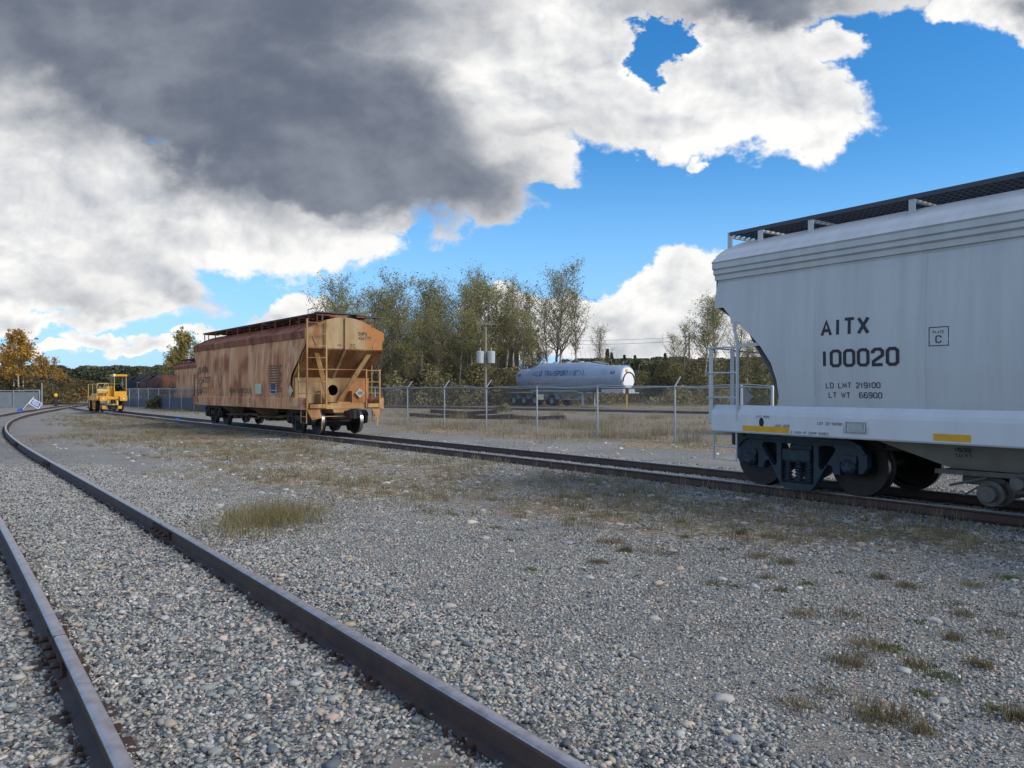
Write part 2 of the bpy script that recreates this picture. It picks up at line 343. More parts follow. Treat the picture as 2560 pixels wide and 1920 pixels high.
def rusty(name, base, mid, dark, streak=.5, amount=.5, zs=.22, fine=9.0, lean=None, band=None):
    """old paint with rust running down it: streak noise stretched in z, blotches, fine grain"""
    m = bpy.data.materials.new(name); m.use_nodes = True; nt = m.node_tree; N, L = nt.nodes, nt.links; b = N['Principled BSDF']
    b.inputs['Roughness'].default_value = .82; b.inputs['Specular IOR Level'].default_value = .2
    tc = N.new('ShaderNodeTexCoord')
    def nz(st, sc, det=6, ro=.6):
        mp = N.new('ShaderNodeMapping'); mp.inputs['Scale'].default_value = st; L.new(tc.outputs['Object'], mp.inputs[0])
        n = N.new('ShaderNodeTexNoise'); n.inputs['Scale'].default_value = sc; n.inputs['Detail'].default_value = det; n.inputs['Roughness'].default_value = ro
        L.new(mp.outputs[0], n.inputs['Vector']); return n.outputs[0]
    def rg(x, lo, hi):
        n = N.new('ShaderNodeMapRange'); n.interpolation_type = 'SMOOTHSTEP'; n.inputs[1].default_value = lo; n.inputs[2].default_value = hi; L.new(x, n.inputs[0]); return n.outputs[0]
    def mx(f, a, c):
        n = N.new('ShaderNodeMix'); n.data_type = 'RGBA'; L.new(f, n.inputs[0])
        for i, x in ((6, a), (7, c)):
            if isinstance(x, tuple): n.inputs[i].default_value = (*x, 1)
            else: L.new(x, n.inputs[i])
        return n.outputs[2]
    s1 = nz((1, 1, zs), 2.2); s2 = nz((1, 1, zs*.5), fine, 5); bl = nz((1, 1, .55), 1.1, 5); gr = nz((1, 1, 1), 30, 3)
    c = mx(rg(s1, .5-amount*.25, .72-amount*.2), base, mid)
    c = mx(rg(s2, .66-streak*.25, .80-streak*.15), c, tuple(k*.75 for k in mid))
    c = mx(rg(bl, .50, .66), c, dark)
    c = mx(rg(gr, .62, .8), c, tuple(k*.8 for k in mid))
    if band:                                                              # rust that weeps from a line below the roof
        sp = N.new('ShaderNodeSeparateXYZ'); L.new(tc.outputs['Object'], sp.inputs[0])
        w1 = nz((.2, 1, .12), 1.5, 4); up = rg(sp.outputs[2], band[0], band[1]); dn = rg(sp.outputs[2], band[3], band[2])
        q = N.new('ShaderNodeMath'); q.operation = 'MULTIPLY'; L.new(up, q.inputs[0]); L.new(dn, q.inputs[1]); q2 = N.new('ShaderNodeMath'); q2.operation = 'MULTIPLY'; L.new(q.outputs[0], q2.inputs[0]); L.new(rg(w1, .47, .62), q2.inputs[1])
        c = mx(q2.outputs[0], c, band[4])
    if lean:                                                              # more rust towards one side of the piece
        sp = N.new('ShaderNodeSeparateXYZ'); L.new(tc.outputs['Object'], sp.inputs[0])
        a = N.new('ShaderNodeMath'); a.operation = 'MULTIPLY_ADD'; L.new(bl, a.inputs[0]); a.inputs[1].default_value = 2.2; L.new(sp.outputs[0], a.inputs[2])
        c = mx(rg(a.outputs[0], lean[0], lean[1]), c, lean[2])
    L.new(c, b.inputs['Base Color'])
    return m
M['rustside'] = rusty('rust_stained_side', (.62, .39, .235), (.50, .245, .125), (.28, .105, .052), .70, .62, .16, 7.0, band=(2.2, 2.75, 2.95, 3.35, (.27, .10, .048)))
M['rustroof'] = rusty('rusted_roof', (.33, .145, .09), (.22, .085, .05), (.12, .045, .032), .7, .8, .5)
M['cream'] = rusty('cream_paint', (.37, .285, .17), (.31, .20, .10), (.24, .115, .05), .55, .45, .22, 9, (1.2, 2.1, (.36, .16, .06)))
M['hopperbrown'] = rusty('dirty_hopper', (.12, .085, .05), (.075, .05, .032), (.04, .028, .02), .5, .6)
M['slope'] = rusty('stained_slope', (.33, .19, .085), (.19, .08, .034), (.11, .045, .022), .95, .75, .12, 22)
M['orangecream'] = rusty('weathered_orange', (.42, .27, .125), (.33, .18, .075), (.24, .11, .05), .4, .5)
M['rusttank'] = rusty('rusted_tank', (.030, .026, .028), (.12, .05, .028), (.09, .036, .022), .6, .55)
M['dullwhite'] = mat('weathered_placard', (.48, .46, .42), .7, col2=(.38, .33, .27), scale=9)
M['blacktank'] = rusty('black_tank', (.018, .02, .032), (.022, .022, .03), (.03, .02, .018), .2, .2)

# ------------------------------------------------------------------ stroke lettering (squared railroad letters)
c_ = .14
OCT = [(c_, 0), (.6-c_, 0), (.6, c_), (.6, 1-c_), (.6-c_, 1), (c_, 1), (0, 1-c_), (0, c_), (c_, 0)]
GL = {
 'A': [[(0, 0), (.3, 1), (.6, 0)], [(.11, .32), (.49, .32)]], 'B': [[(0, 0), (0, 1), (.46, 1), (.58, .88), (.58, .64), (.46, .52), (0, .52)], [(.46, .52), (.6, .4), (.6, .12), (.46, 0), (0, 0)]],
 'C': [[(.6, .72), (.6, 1-c_), (.6-c_, 1), (c_, 1), (0, 1-c_), (0, c_), (c_, 0), (.6-c_, 0), (.6, c_), (.6, .28)]],
 'D': [[(0, 0), (0, 1), (.42, 1), (.6, .82), (.6, .18), (.42, 0), (0, 0)]], 'E': [[(.58, 1), (0, 1), (0, 0), (.58, 0)], [(0, .52), (.48, .52)]],
 'F': [[(.58, 1), (0, 1), (0, 0)], [(0, .52), (.48, .52)]], 'G': [[(.6, .74), (.6, 1-c_), (.6-c_, 1), (c_, 1), (0, 1-c_), (0, c_), (c_, 0), (.6-c_, 0), (.6, c_), (.6, .48), (.34, .48)]],
 'H': [[(0, 0), (0, 1)], [(.6, 0), (.6, 1)], [(0, .5), (.6, .5)]], 'I': [[(.3, 0), (.3, 1)]], 'J': [[(.56, 1), (.56, c_), (.42, 0), (.14, 0), (0, c_), (0, .3)]],
 'K': [[(0, 0), (0, 1)], [(.6, 1), (.06, .45)], [(.2, .58), (.6, 0)]], 'L': [[(0, 1), (0, 0), (.56, 0)]], 'M': [[(0, 0), (0, 1), (.34, .3), (.68, 1), (.68, 0)]],
 'N': [[(0, 0), (0, 1), (.6, 0), (.6, 1)]], 'O': [OCT], 'P': [[(0, 0), (0, 1), (.46, 1), (.6, .87), (.6, .6), (.46, .47), (0, .47)]],
 'R': [[(0, 0), (0, 1), (.46, 1), (.6, .87), (.6, .6), (.46, .47), (0, .47)], [(.3, .47), (.6, 0)]], 'S': [[(.6, .78), (.6, .88), (.46, 1), (.14, 1), (0, .88), (0, .64), (.14, .53), (.46, .47), (.6, .36), (.6, .12), (.46, 0), (.14, 0), (0, .12), (0, .22)]],
 'T': [[(0, 1), (.6, 1)], [(.3, 1), (.3, 0)]], 'U': [[(0, 1), (0, c_), (c_, 0), (.6-c_, 0), (.6, c_), (.6, 1)]], 'W': [[(0, 1), (.16, 0), (.36, .7), (.56, 0), (.72, 1)]],
 'X': [[(0, 0), (.6, 1)], [(0, 1), (.6, 0)]], 'Y': [[(0, 1), (.3, .5), (.6, 1)], [(.3, .5), (.3, 0)]],
 '0': [OCT], '1': [[(.3, 0), (.3, 1)]], '2': [[(0, .74), (0, 1-c_), (c_, 1), (.6-c_, 1), (.6, 1-c_), (.6, .6), (.04, .22), (.04, 0), (.6, 0)]],
 '3': [[(0, .8), (0, .88), (.14, 1), (.46, 1), (.6, .88), (.6, .62), (.46, .52), (.6, .42), (.6, .12), (.46, 0), (.14, 0), (0, .12), (0, .2)]],
 '4': [[(.42, 0), (.42, 1), (0, .36), (.62, .36)]], '5': [[(.58, 1), (.04, 1), (.04, .56), (.46, .56), (.6, .44), (.6, .12), (.46, 0), (.12, 0), (0, .12)]],
 '6': [[(.58, .84), (.46, 1), (.14, 1), (0, .88), (0, .12), (.14, 0), (.46, 0), (.6, .12), (.6, .44), (.46, .56), (0, .56)]],
 '7': [[(0, 1), (.6, 1), (.22, 0)]], '8': [[(.14, .53), (0, .66), (0, .88), (.14, 1), (.46, 1), (.6, .88), (.6, .66), (.46, .53), (.14, .53), (0, .4), (0, .12), (.14, 0), (.46, 0), (.6, .12), (.6, .4), (.46, .53)]],
 '9': [[(.02, .16), (.14, 0), (.46, 0), (.6, .12), (.6, .88), (.46, 1), (.14, 1), (0, .88), (0, .56), (.14, .44), (.6, .44)]],
 '(': [[(.4, 1.1), (.2, .85), (.2, .15), (.4, -.1)]], ')': [[(.2, 1.1), (.4, .85), (.4, .15), (.2, -.1)]], '.': [[(.24, 0), (.36, 0)]], '-': [[(.12, .5), (.48, .5)]], '#': [[(0,0),(.6,0),(.6,1),(0,1),(0,0)]],
}
def write(mb, text, width, height, put, weight=.2, adv=None):
    """strokes of the text; put(x, y, lift) turns flat lettering coordinates into a point on the thing"""
    tot = 0.0; pos = []
    for ch in text:
        wch = .5 if ch == ' ' else .34 if ch in '1I.' else .72 if ch in 'MW' else .6
        pos.append((tot, wch)); tot += wch+.30
    tot -= .30; kx = width/tot; hw = weight*.5; lift = 0.0
    for ch, (px, wch) in zip(text, pos):
        off = -.13 if ch in '1I.' else 0
        for st in GL.get(ch, []):
            lift += .0004; pts = np.array(st, float); n = len(pts); closed = n > 2 and np.allclose(pts[0], pts[-1])
            L_, R_ = [], []
            for i in range(n):
                if closed: a = pts[i-1] if i > 0 else pts[-2]; b = pts[i+1] if i < n-1 else pts[1]
                else: a = pts[max(i-1, 0)]; b = pts[min(i+1, n-1)]
                t1 = pts[i]-a; t2 = b-pts[i]
                if not closed and i == 0: t1 = t2
                if not closed and i == n-1: t2 = t1
                t1 = t1/np.hypot(*t1); t2 = t2/np.hypot(*t2); nn = np.array((-t1[1]-t2[1], t1[0]+t2[0])); l = np.hypot(*nn)
                nn = nn/l if l > .2 else np.array((-t1[1], t1[0])); k = hw/max(.45, abs(nn@np.array((-t1[1], t1[0]))))
                e = np.zeros(2)
                L_.append(pts[i]+nn*k); R_.append(pts[i]-nn*k)
            vs = [put((px+off+p[0])*kx, min(max(p[1], -.1), 1.1)*height, lift) for q in zip(L_, R_) for p in q]
            mb.add(vs, [(2*i, 2*i+1, 2*i+3, 2*i+2) for i in range(n-1)])

# ------------------------------------------------------------------ covered hopper cars
M['darkboard'] = mat('dark_walkway', (.035, .028, .028), .8, col2=(.06, .04, .035), scale=3)
HWT = [(1.45, 1.50), (1.6, 1.525), (2.0, 1.555), (2.4, 1.565), (2.8, 1.555), (3.2, 1.53), (3.6, 1.49), (4, 1.45)]
def hw(z):
    return float(np.interp(z, [a for a, _ in HWT], [b for _, b in HWT]))
def side_put(y0, z0, d=.004):                # lettering on the near side of a car: image right is -y
    return lambda x, y, l: (-hw(z0+y)-d-l, y0-x, z0+y)

def plate_with_holes(mb, outer, holes, xa, xb):
    from mathutils.geometry import tessellate_polygon
    loops = [outer]+holes; flat = [p for l in loops for p in l]; n = len(flat)
    tri = tessellate_polygon([[Vector((0, p[0], p[1])) for p in l] for l in loops])
    fs = [tuple(t) for t in tri]+[tuple(i+n for i in t) for t in tri]; o = 0
    for l in loops:
        m = len(l); fs += [(o+i, o+(i+1) % m, o+(i+1) % m+n, o+i+n) for i in range(m)]; o += m
    mb.add([(xa, *p) for p in flat]+[(xb, *p) for p in flat], fs)
def make_truck(parent, y0, steel, wheelm, rail=.14):
    """one four-wheel truck under y0"""
    az = rail+.457
    t = MB()
    for s in (-1, 1):
        xa, xb = s*1.03-.065, s*1.03+.065
        outer = [(-1.17, .60), (-1.17, .80), (-1.08, .93), (-.93, .995), (.93, .995), (1.08, .93), (1.17, .80), (1.17, .60), (1.10, .50), (1.03, .50), (1.03, .70), (.98, .745), (.80, .745), (.74, .70), (.74, .46), (.64, .46), (.60, .58), (.53, .60), (.30, .22), (.24, .165),
                 (-.24, .165), (-.30, .22), (-.53, .60), (-.60, .58), (-.64, .46), (-.74, .46), (-.74, .70), (-.80, .745), (-.98, .745), (-1.03, .70), (-1.03, .50), (-1.10, .50)]
        wa = [(-.66, .85), (-.62, .885), (-.42, .885), (-.38, .85), (-.38, .56), (-.41, .51), (-.46, .53), (-.65, .80)]
        holes = [wa, [(-p[0], p[1]) for p in wa[::-1]], [(-.29, .885), (.29, .885), (.29, .265), (-.29, .265)]]
        plate_with_holes(t, [(y0+a_, b_+rail-.14) for a_, b_ in outer], [[(y0+a_, b_+rail-.14) for a_, b_ in h_] for h_ in holes], xa, xb)
        for yy in (-1, 1): t.prism([(y0+yy*p[0], p[1]+rail-.14) for p in ((1.17, .80), (1.08, .93), (.93, .995), (0, .995), (0, .93), (.92, .93), (1.04, .87), (1.11, .78))], 0, xa-.035, xb+.035)
        t.box(xa-.03, xb+.03, y0-.25, y0+.25, .62, .80)                                 # bolster end
        t.box(xa-.01, xb+.05, y0-.24, y0+.24, .60, .625)
        for yy in (-.19, 0, .19):                                                       # springs
            for k in range(6):
                t.lathe([(.31+k*.05-.014, .055), (.31+k*.05, .080), (.31+k*.05+.014, .055)], 10, (s*1.035, y0+yy, 0), 2)
            t.lathe([(.29, .05), (.60, .05)], 8, (s*1.035, y0+yy, 0), 2)
        for yy in (-.889, .889):                                                        # bearing boxes and end caps
            t.box(s*1.03-.1, s*1.03+.1, y0+yy-.13, y0+yy+.13, az+.06, az+.17)
            t.lathe([(0, 0), (0, .075), (.02, .09), (.05, .12), (.22, .12)] if s < 0 else [(-.22, .12), (-.05, .12), (-.02, .09), (0, .075), (0, 0)], 14, (s*1.18, y0+yy, az), 0)
            for k in range(3):
                a = 2.1*k+.5; t.lathe([(-.012, 0), (-.012, .018), (.01, .018)], 6, (s*1.18, y0+yy+.05*math.cos(a), az+.05*math.sin(a)), 0)
    t.box(-1.0, 1.0, y0-.2, y0+.2, .62, .86)                                            # bolster
    t.box(-.62, .62, y0-.62, y0-.52, .40, .52); t.box(-.62, .62, y0+.52, y0+.62, .40, .52)   # brake beams
    to = t.build('truck', steel, parent, bevel=.012)
    for yy in (-.889, .889):
        w = MB()
        w.lathe([(-.9, .075), (.9, .075)], 14, (0, y0+yy, az), 0)
        for s in (-1, 1):
            pr = [(-.07, .30), (-.07, .457), (.055, .45), (.065, .483), (.09, .483), (.09, .40), (.03, .38), (-.02, .16), (.03, .09)]
            w.mi = 0
            w.lathe([(s*(.7525+a*-1), r) for a, r in pr], 36, (0, y0+yy, az), 0)
            w.lathe([(s*(.7525+.07), .32), (s*(.7525+.055), .40), (s*(.7525+.07), .40), (s*(.7525+.072), .456)], 36, (0, y0+yy, az), 0)
            w.lathe([(s*(.7525+.07), .32), (s*(.7525+.02), .16), (s*(.7525+.06), .11), (s*(.7525+.06), 0)], 36, (0, y0+yy, az), 0)
            w.mi = 1
            w.lathe([(s*(.7525+.066), .4575), (s*(.7525-.05), .4515)], 36, (0, y0+yy, az), 0)
        w.build('wheelset', [wheelm, M['tread']], to, smooth=True)
    return to

def coupler(parent, y, s, m):
    k = MB(); k.box(-.11, .11, y, y+s*.45, .80, 1.0)
    pts = [(-.17, 0), (-.19, .20), (-.08, .34), (.03, .33), (.02, .20), (.10, .12), (.19, .20), (.20, 0)]
    k.prism([(a, y+s*(.42+b)) for a, b in pts], 2, .72, 1.04)
    return k.build('coupler', m, parent, bevel=.02)

CUT = [(1.49, 1.25), (1.53, 1.28), (1.63, 1.31), (1.9, 1.28), (2.16, 1.19), (2.44, .99), (2.68, .74), (2.80, .58), (2.831, .58), (2.832, .40), (2.96, .38), (3.12, .23), (3.121, .04), (3.4, .06), (3.60, .09)]
CUTR = [(1.46, .98), (1.52, 1.15), (1.68, 1.26), (1.99, 1.29), (2.3, 1.15), (2.6, .82), (2.82, .55), (3.05, .35), (3.22, .14), (3.4, .06), (3.60, .04)]
def make_hopper(name, label, loc, th, ya, yb, overhang, old):
    """local frame: y runs along the car away from the viewer's right, x across, z up from the yard"""
    T = thing(name, label, 'hopper car', (loc[0], loc[1], 0), R(th))
    cut = CUTR if old else CUT
    mside = M['rustside'] if old else M['white']; msill = M['rustside'] if old else M['litsill']
    mtrim = M['orangecream'] if old else M['white']; mend = M['cream'] if old else M['white']
    mroof = M['rustroof'] if old else M['white']
    zs = sorted(set([a for a, _ in cut]+list(np.arange(1.5, 3.6, .1).round(3))+([1.46] if old else [1.49])))
    zs = [z for z in zs if cut[0][0] <= z <= 3.6]
    ztop = 3.60
    for s in (-1, 1):
        m = MB(); rows = []
        ncol = 60
        for z in zs:
            c = float(np.interp(z, [a for a, _ in cut], [b for _, b in cut])); row = []
            for k in range(ncol+1):
                y = ya+c+(yb-ya-2*c)*k/ncol
                seam = 0.0
                wob = (.006 if old else .0015)*(math.sin(y*2.3+z)+math.sin(y*5.1-z*2))
                row.append((s*(hw(z)+wob), y, z))
            rows.append(row)
        m.grid(rows)
        if not old:                                                                      # welded panel joints
            for y in np.arange(yb-1.95, ya+1.3, -1.62):
                m.add([(s*(hw(z)+.0035), y+dy, z) for z in zs[::2] for dy in (-.006, .006)], [(2*i, 2*i+1, 2*i+3, 2*i+2) for i in range(len(zs[::2])-1)])
        m.build('side_sheet', mside, T, smooth=True)
        # eave: ribbed on the new car, a plain deep angle on the old one
        e = MB()
        if old: pr = [(3.56, 1.495), (3.565, 1.535), (3.80, 1.555), (3.84, 1.53), (3.86, 1.49)]
        else: pr = [(3.585, 1.49), (3.59, 1.53), (3.665, 1.535), (3.69, 1.575), (3.755, 1.57), (3.775, 1.605), (3.86, 1.60), (3.885, 1.62), (3.955, 1.545), (3.96, 1.535)]
        ea, eb = (ya+.10, yb-.10) if old else (ya+.05, yb-.05)
        e.grid([[(s*x, y, z) for y in np.linspace(ea, eb, 24)] for z, x in pr])
        for ye in (ea, eb): e.add([(s*x, ye, z) for z, x in pr]+[(s*1.4, ye, pr[-1][0]), (s*1.4, ye, pr[0][0])], [tuple(range(len(pr)+2))])
        if not old: e.grid([[(s*(1.4948), y, 3.545) for y in (ya+.1, yb-.1)], [(s*1.499, y, 3.552) for y in (ya+.1, yb-.1)], [(s*1.4948, y, 3.559) for y in (ya+.1, yb-.1)]])
        e.build('eave', mroof if old else mside, T)
        # side sill
        k = MB()
        if old: pr = [(1.46, 1.47), (1.47, 1.50), (1.405, 1.545), (1.04, 1.545), (1.035, 1.42), (1.10, 1.41), (1.38, 1.41)]
        else: pr = [(1.49, 1.45), (1.497, 1.505), (1.475, 1.525), (1.40, 1.575), (1.34, 1.585), (1.07, 1.585), (1.045, 1.57), (1.04, 1.46), (1.12, 1.44), (1.40, 1.44)]
        k.prism([(s*x, z) for z, x in pr], 1, ya+.02, yb-.02)
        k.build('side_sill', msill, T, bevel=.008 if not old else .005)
    # roof
    r = MB(); prof = [(1.535, 3.955), (1.50, 4.0), (1.37, 4.09), (1.20, 4.17), (1.04, 4.23), (.79, 4.32), (.5, 4.38), (.25, 4.41), (0, 4.42)] if not old else [(1.50, 3.855), (1.30, 3.97), (1.0, 4.12), (.7, 4.24), (.4, 4.32), (.2, 4.35), (0, 4.36)]
    full = prof+[(-a, b) for a, b in prof[-2::-1]]
    r.grid([[(x, y, z) for x, z in full] for y in np.linspace(ya+.06, yb-.06, 30)])
    if old:
        for y in np.arange(ya+1, yb-.5, 1.1): r.add([(x, y+q, z+.012) for q in (-.03, .03) for x, z in full], [(i, i+1, i+1+len(full), i+len(full)) for i in range(len(full)-1)])
    r.build('roof', mroof, T, smooth=True)
    # ends and slope sheets
    for s, ye in ((-1, ya), (1, yb)):
        zt = 3.22 if old else 3.13
        q = MB(); pol = [(1.49, zt), (1.50, 3.5), (1.56 if old else 1.50, 3.56), (1.57 if old else 1.50, prof[0][1])]+prof[1:]
        pol = pol+[(-a, b) for a, b in pol[-2::-1]]
        yw = ye-s*.06
        q.prism(pol, 1, yw-.006, yw+.006)
        q.build('end_sheet', mend, T)
        g = MB()
        if old: path = [(.06, 3.22), (.07, 3.18), (1.08, 2.19)]
        else: path = [(.10, 3.13), (.70, 2.70), (.86, 2.42), (1.12, 2.02), (1.27, 1.62), (1.29, 1.49)]
        g.grid([[(x, ye-s*a, z) for x in np.linspace(-1.50, 1.50, 9)] for a, z in path])
        if old:
            g.build('slope_sheet', M['slope'], T)
            b = MB(); b.mi = 0; cz, cr = 1.73, .20; yy = ye-s*1.08
            N_ = 24; circ = [(cr*math.cos(2*math.pi*i/N_), cz+cr*math.sin(2*math.pi*i/N_)) for i in range(N_)]
            rect = []
            for i in range(N_):
                a = 2*math.pi*i/N_; c, d = math.cos(a), math.sin(a); t = min(1.47/abs(c) if abs(c) > 1e-6 else 9e9, (.46 if d > 0 else .48)/abs(d) if abs(d) > 1e-6 else 9e9)
                rect.append((c*t, cz+d*t))
            b.add([(x, yy, z) for x, z in circ+rect], [(i, (i+1) % N_, N_+(i+1) % N_, N_+i) for i in range(N_)])
            for i in range(N_):
                p, q2 = rect[i], rect[(i+1) % N_]
                if abs(p[0]-q2[0]) > 1e-5 and abs(p[1]-q2[1]) > 1e-5:
                    side = p if abs(abs(p[0])-1.47) < 1e-5 else q2; lev = q2 if side is p else p
                    b.add([(p[0], yy, p[1]), (q2[0], yy, q2[1]), (side[0], yy, lev[1])], [(0, 1, 2)])
            for sx in (-1, 1):
                b.box(sx*.62-.012, sx*.62+.012, yy-.02 if s > 0 else yy-.35, yy+.35 if s > 0 else yy+.02, 1.25, 1.7)
            b.build('bulkhead', M['cream'], T)
            gu = MB()                                                                    # gussets closing the corner between side and slope
            outl = [(.06, 3.225), (1.085, 2.195), (1.085, 1.46), (1.30, 1.46)]+[(c+.02, z) for z, c in CUTR[2:8]]+[(.30, 3.06), (.14, 3.2)]
            for sx in (-1, 1): gu.prism([(ye-s*a, z) for a, z in outl], 0, sx*1.488, sx*1.496)
            gu.build('gusset', M['hopperbrown'] if s > 0 else M['orangecream'], T)
            st = MB()
            for sx in (-1, 1):
                st.bar((sx*1.17, ye-s*.10, 3.36), (sx*.17, ye-s*1.02, 1.24), .17, .06, (0, 1, .4))
                st.bar((sx*1.26, ye-s*.04, 3.62), (sx*1.10, ye-s*.03, 3.3), .04, .02, (0, 1, 0))
            st.build('brace', M['orangecream'], T)
            cp = MB(); cp.box(-.05, .05, ye-.08 if s > 0 else ye-.02, ye+.02 if s > 0 else ye+.08, 3.2, 4.32)
            cp.bar((0, ye-s*.05, 3.24), (0, ye-s*1.05, 2.22), .10, .08); cp.build('end_post', M['cream'], T)
        else:
            g.build('slope_sheet', mend, T)
            b = MB(); b.prism([(-.9, 1.49), (.9, 1.49), (.5, 1.9), (-.5, 1.9)], 1, ye-s*1.25-.01, ye-s*1.25+.01); b.build('bulkhead', mend, T)
        # end sill, platform
        p = MB(); p.box(-1.44, 1.44, min(ye, ye-s*.12), max(ye, ye-s*.12), 1.06, 1.22)
        p.box(-.6, .75, min(ye-s*.01, ye-s*.55), max(ye-s*.01, ye-s*.55), 1.225, 1.26)
        p.box(-.25, .25, min(ye-s*.1, ye-s*2.9), max(ye-s*.1, ye-s*2.9), .88, 1.30)       # centre sill stub
        p.build('end_sill', mtrim, T, bevel=.006)
        coupler(T, ye+s*.02, s, M['steel'])
    # running boards on brackets either side of the hatch
    for sx in (-1, 1):
        rb = MB(); zb = 4.43 if not old else 4.44; xo, xi = sx*1.10, sx*.42
        y0b, y1b = ya+.02, yb-.02
        nb = 5
        for i in range(nb+1): rb.bar((xo+(xi-xo)*i/nb, y0b, zb), (xo+(xi-xo)*i/nb, y1b, zb), .012 if 0 < i < nb else .03, .045 if 0 < i < nb else .06)
        for y in np.arange(y0b+.02, y1b, .10 if not old else .09): rb.bar((xo, y, zb+.003), (xi, y, zb+.003), .035 if not old else .06, .012)
        rb.build('running_board', M['grate'] if not old else M['darkboard'], T)
        offs = [.015, .64, 1.58, 3.16, 4.74, 6.32, 7.9, 9.48, 11.1] if not old else [.03, .75, 1.6, 2.45, 3.9, 5.3, 6.7, 8.2, 9.6, 11.2, 12.2, 12.8]
        for o_ in offs:
            y = (yb-o_) if not old else ya+o_
            if not ya < y < yb: continue
            br = MB()
            zr = float(np.interp(1.09, [a for a, _ in prof[::-1]], [b for _, b in prof[::-1]]))
            if old and True: br.bar((sx*1.09, y, zr-.02), (sx*1.10, y, zb-.03), .04, .02)
            else: br.box(min(sx*1.085, sx*1.105), max(sx*1.085, sx*1.105), y-.045, y+.045, zr-.01, zb+.035)
            br.bar((xo, y, zb-.045), (xi, y, zb-.045), .05, .04)
            br.build('board_bracket', mroof if old else M['white'], T)
    # trough hatch covers
    for y in np.arange(ya+.6, yb-1.2, 1.5):
        h = MB(); h.box(-.36, .36, y, y+1.42, 4.38 if old else 4.41, 4.47 if old else 4.52)
        h.build('hatch_cover', M['rustroof'] if old else M['grate'], T, bevel=.02)
    # ladders: on both corners facing the yard and at each end
    near = ya if old else yb; s = -1 if old else 1
    def ladder(side_x, ye, s, tall):
        l = MB(); yo = ye+s*.045
        if old: l_off = .62
        else: l_off = .55
        sgn = 1 if side_x < 0 else -1; x0 = side_x; x1 = side_x+sgn*(.55 if not old else .72 if tall else .55)
        top = 4.22 if tall else 2.50
        for x in (x0, x1):
            if old: l.box(min(x, x+sgn*.05), max(x, x+sgn*.05), yo-.03, yo+.03, 1.10, top)
            else:
                l.box(min(x, x+sgn*.012), max(x, x+sgn*.012), yo-.085, yo, 1.19, 2.47); l.box(min(x+sgn*.012, x+sgn*.08), max(x+sgn*.012, x+sgn*.08), yo-.010, yo, 1.19, 2.47)
        zz = [1.62, 2.03, 2.45]+([2.87, 3.29, 3.71, 4.1] if tall else [])
        for z in zz: l.tube([(x0, yo+s*.02, z), (x1, yo+s*.02, z)], .014, 6)
        # side rungs and inner stile
        xs = x0; yi = ye-s*l_off
        if not old:
            l.tube([(xs, yi, 1.24), (xs, yi, 2.52), (xs, yi+s*.05, 2.70), (xs-sgn*.0, yi+s*.06, 2.86)], .028, 6)
            l.tube([(xs, yo, 1.20), (xs, yi+s*.07, 1.19), (xs, yi+s*.03, 1.27), (xs, yi, 1.28)], .013, 6)
            l.bar((xs+sgn*.01, yi, 2.47), (sgn*-1.50, ye-s*1.0, 2.48), .02, .055)
            l.tube([(x1, yo-.02, 2.43), (x1+sgn*1.0, yo-.02, 2.40), (x1+sgn*1.3, ye-s*.8, 2.36)], .014, 6)
        else:
            l.tube([(xs, yi, 1.15), (xs, yi, 2.72), (xs, yi+s*.12, 2.92)], .022, 6)
        for z in (1.62, 2.03, 2.45): l.tube([(xs-sgn*.008, yo+s*.01, z), (xs-sgn*.008, yi-s*.02, z)], .014, 6)
        l.build('ladder', mtrim, T)
        # stirrup step under the sill
        st = MB(); b0, b1 = ye-s*.03, ye-s*.50
        st.tube([(xs+sgn*.04, b0, 1.06), (xs+sgn*.04, b0, .58), (xs+sgn*.04, b1, .58), (xs+sgn*.04, b1, 1.06)], .017, 6); st.tube([(xs+sgn*.04, b0, .80), (xs+sgn*.04, b1, .80)], .015, 6)
        st.build('step', mtrim, T)
    for s_, ye in ((-1, ya), (1, yb)):
        ladder(-1.53 if old else -1.57, ye, s_, old and s_ < 0); ladder(1.36 if old and s_ < 0 else 1.53, ye, s_, False)
    # trucks
    for y0 in (ya+overhang, yb-overhang): make_truck(T, y0, M['steel'] if old else M['truckblue'], M['wheel'])
    # hopper bottoms with outlet gates
    for s_, yc in ((-1, ya+overhang+3.05), (1, yb-overhang-3.05)):
        hb = MB()
        top = [(-1.35, yc-1.75), (1.35, yc-1.75), (1.35, yc+1.75), (-1.35, yc+1.75)]; bot = [(-1.05, yc-.72), (1.05, yc-.72), (1.05, yc+.72), (-1.05, yc+.72)]
        hb.add([(x, y, 1.08) for x, y in top]+[(x, y, .70) for x, y in bot], [(0, 1, 5, 4), (1, 2, 6, 5), (2, 3, 7, 6), (3, 0, 4, 7), (4, 5, 6, 7)])
        hb.build('hopper_bottom', M['hopperbrown'] if old else M['hoppershade'], T)
        g = MB()
        g.box(-1.15, 1.15, yc-.80, yc+.80, .655, .69); g.box(-1.0, 1.0, yc-.6, yc-.2, .52, .65); g.box(-1.0, 1.0, yc+.1, yc+.6, .50, .65)
        g.bar((-1.2, yc+.85, .66), (-1.2, yc-1.9, .70), .05, .06)
        g.bar((-.7, yc-.5, .60), (-.7, yc-2.4, .56), .5, .05); g.bar((-.9, yc-.6, .70), (-.9, yc-2.5, .72), .3, .10)
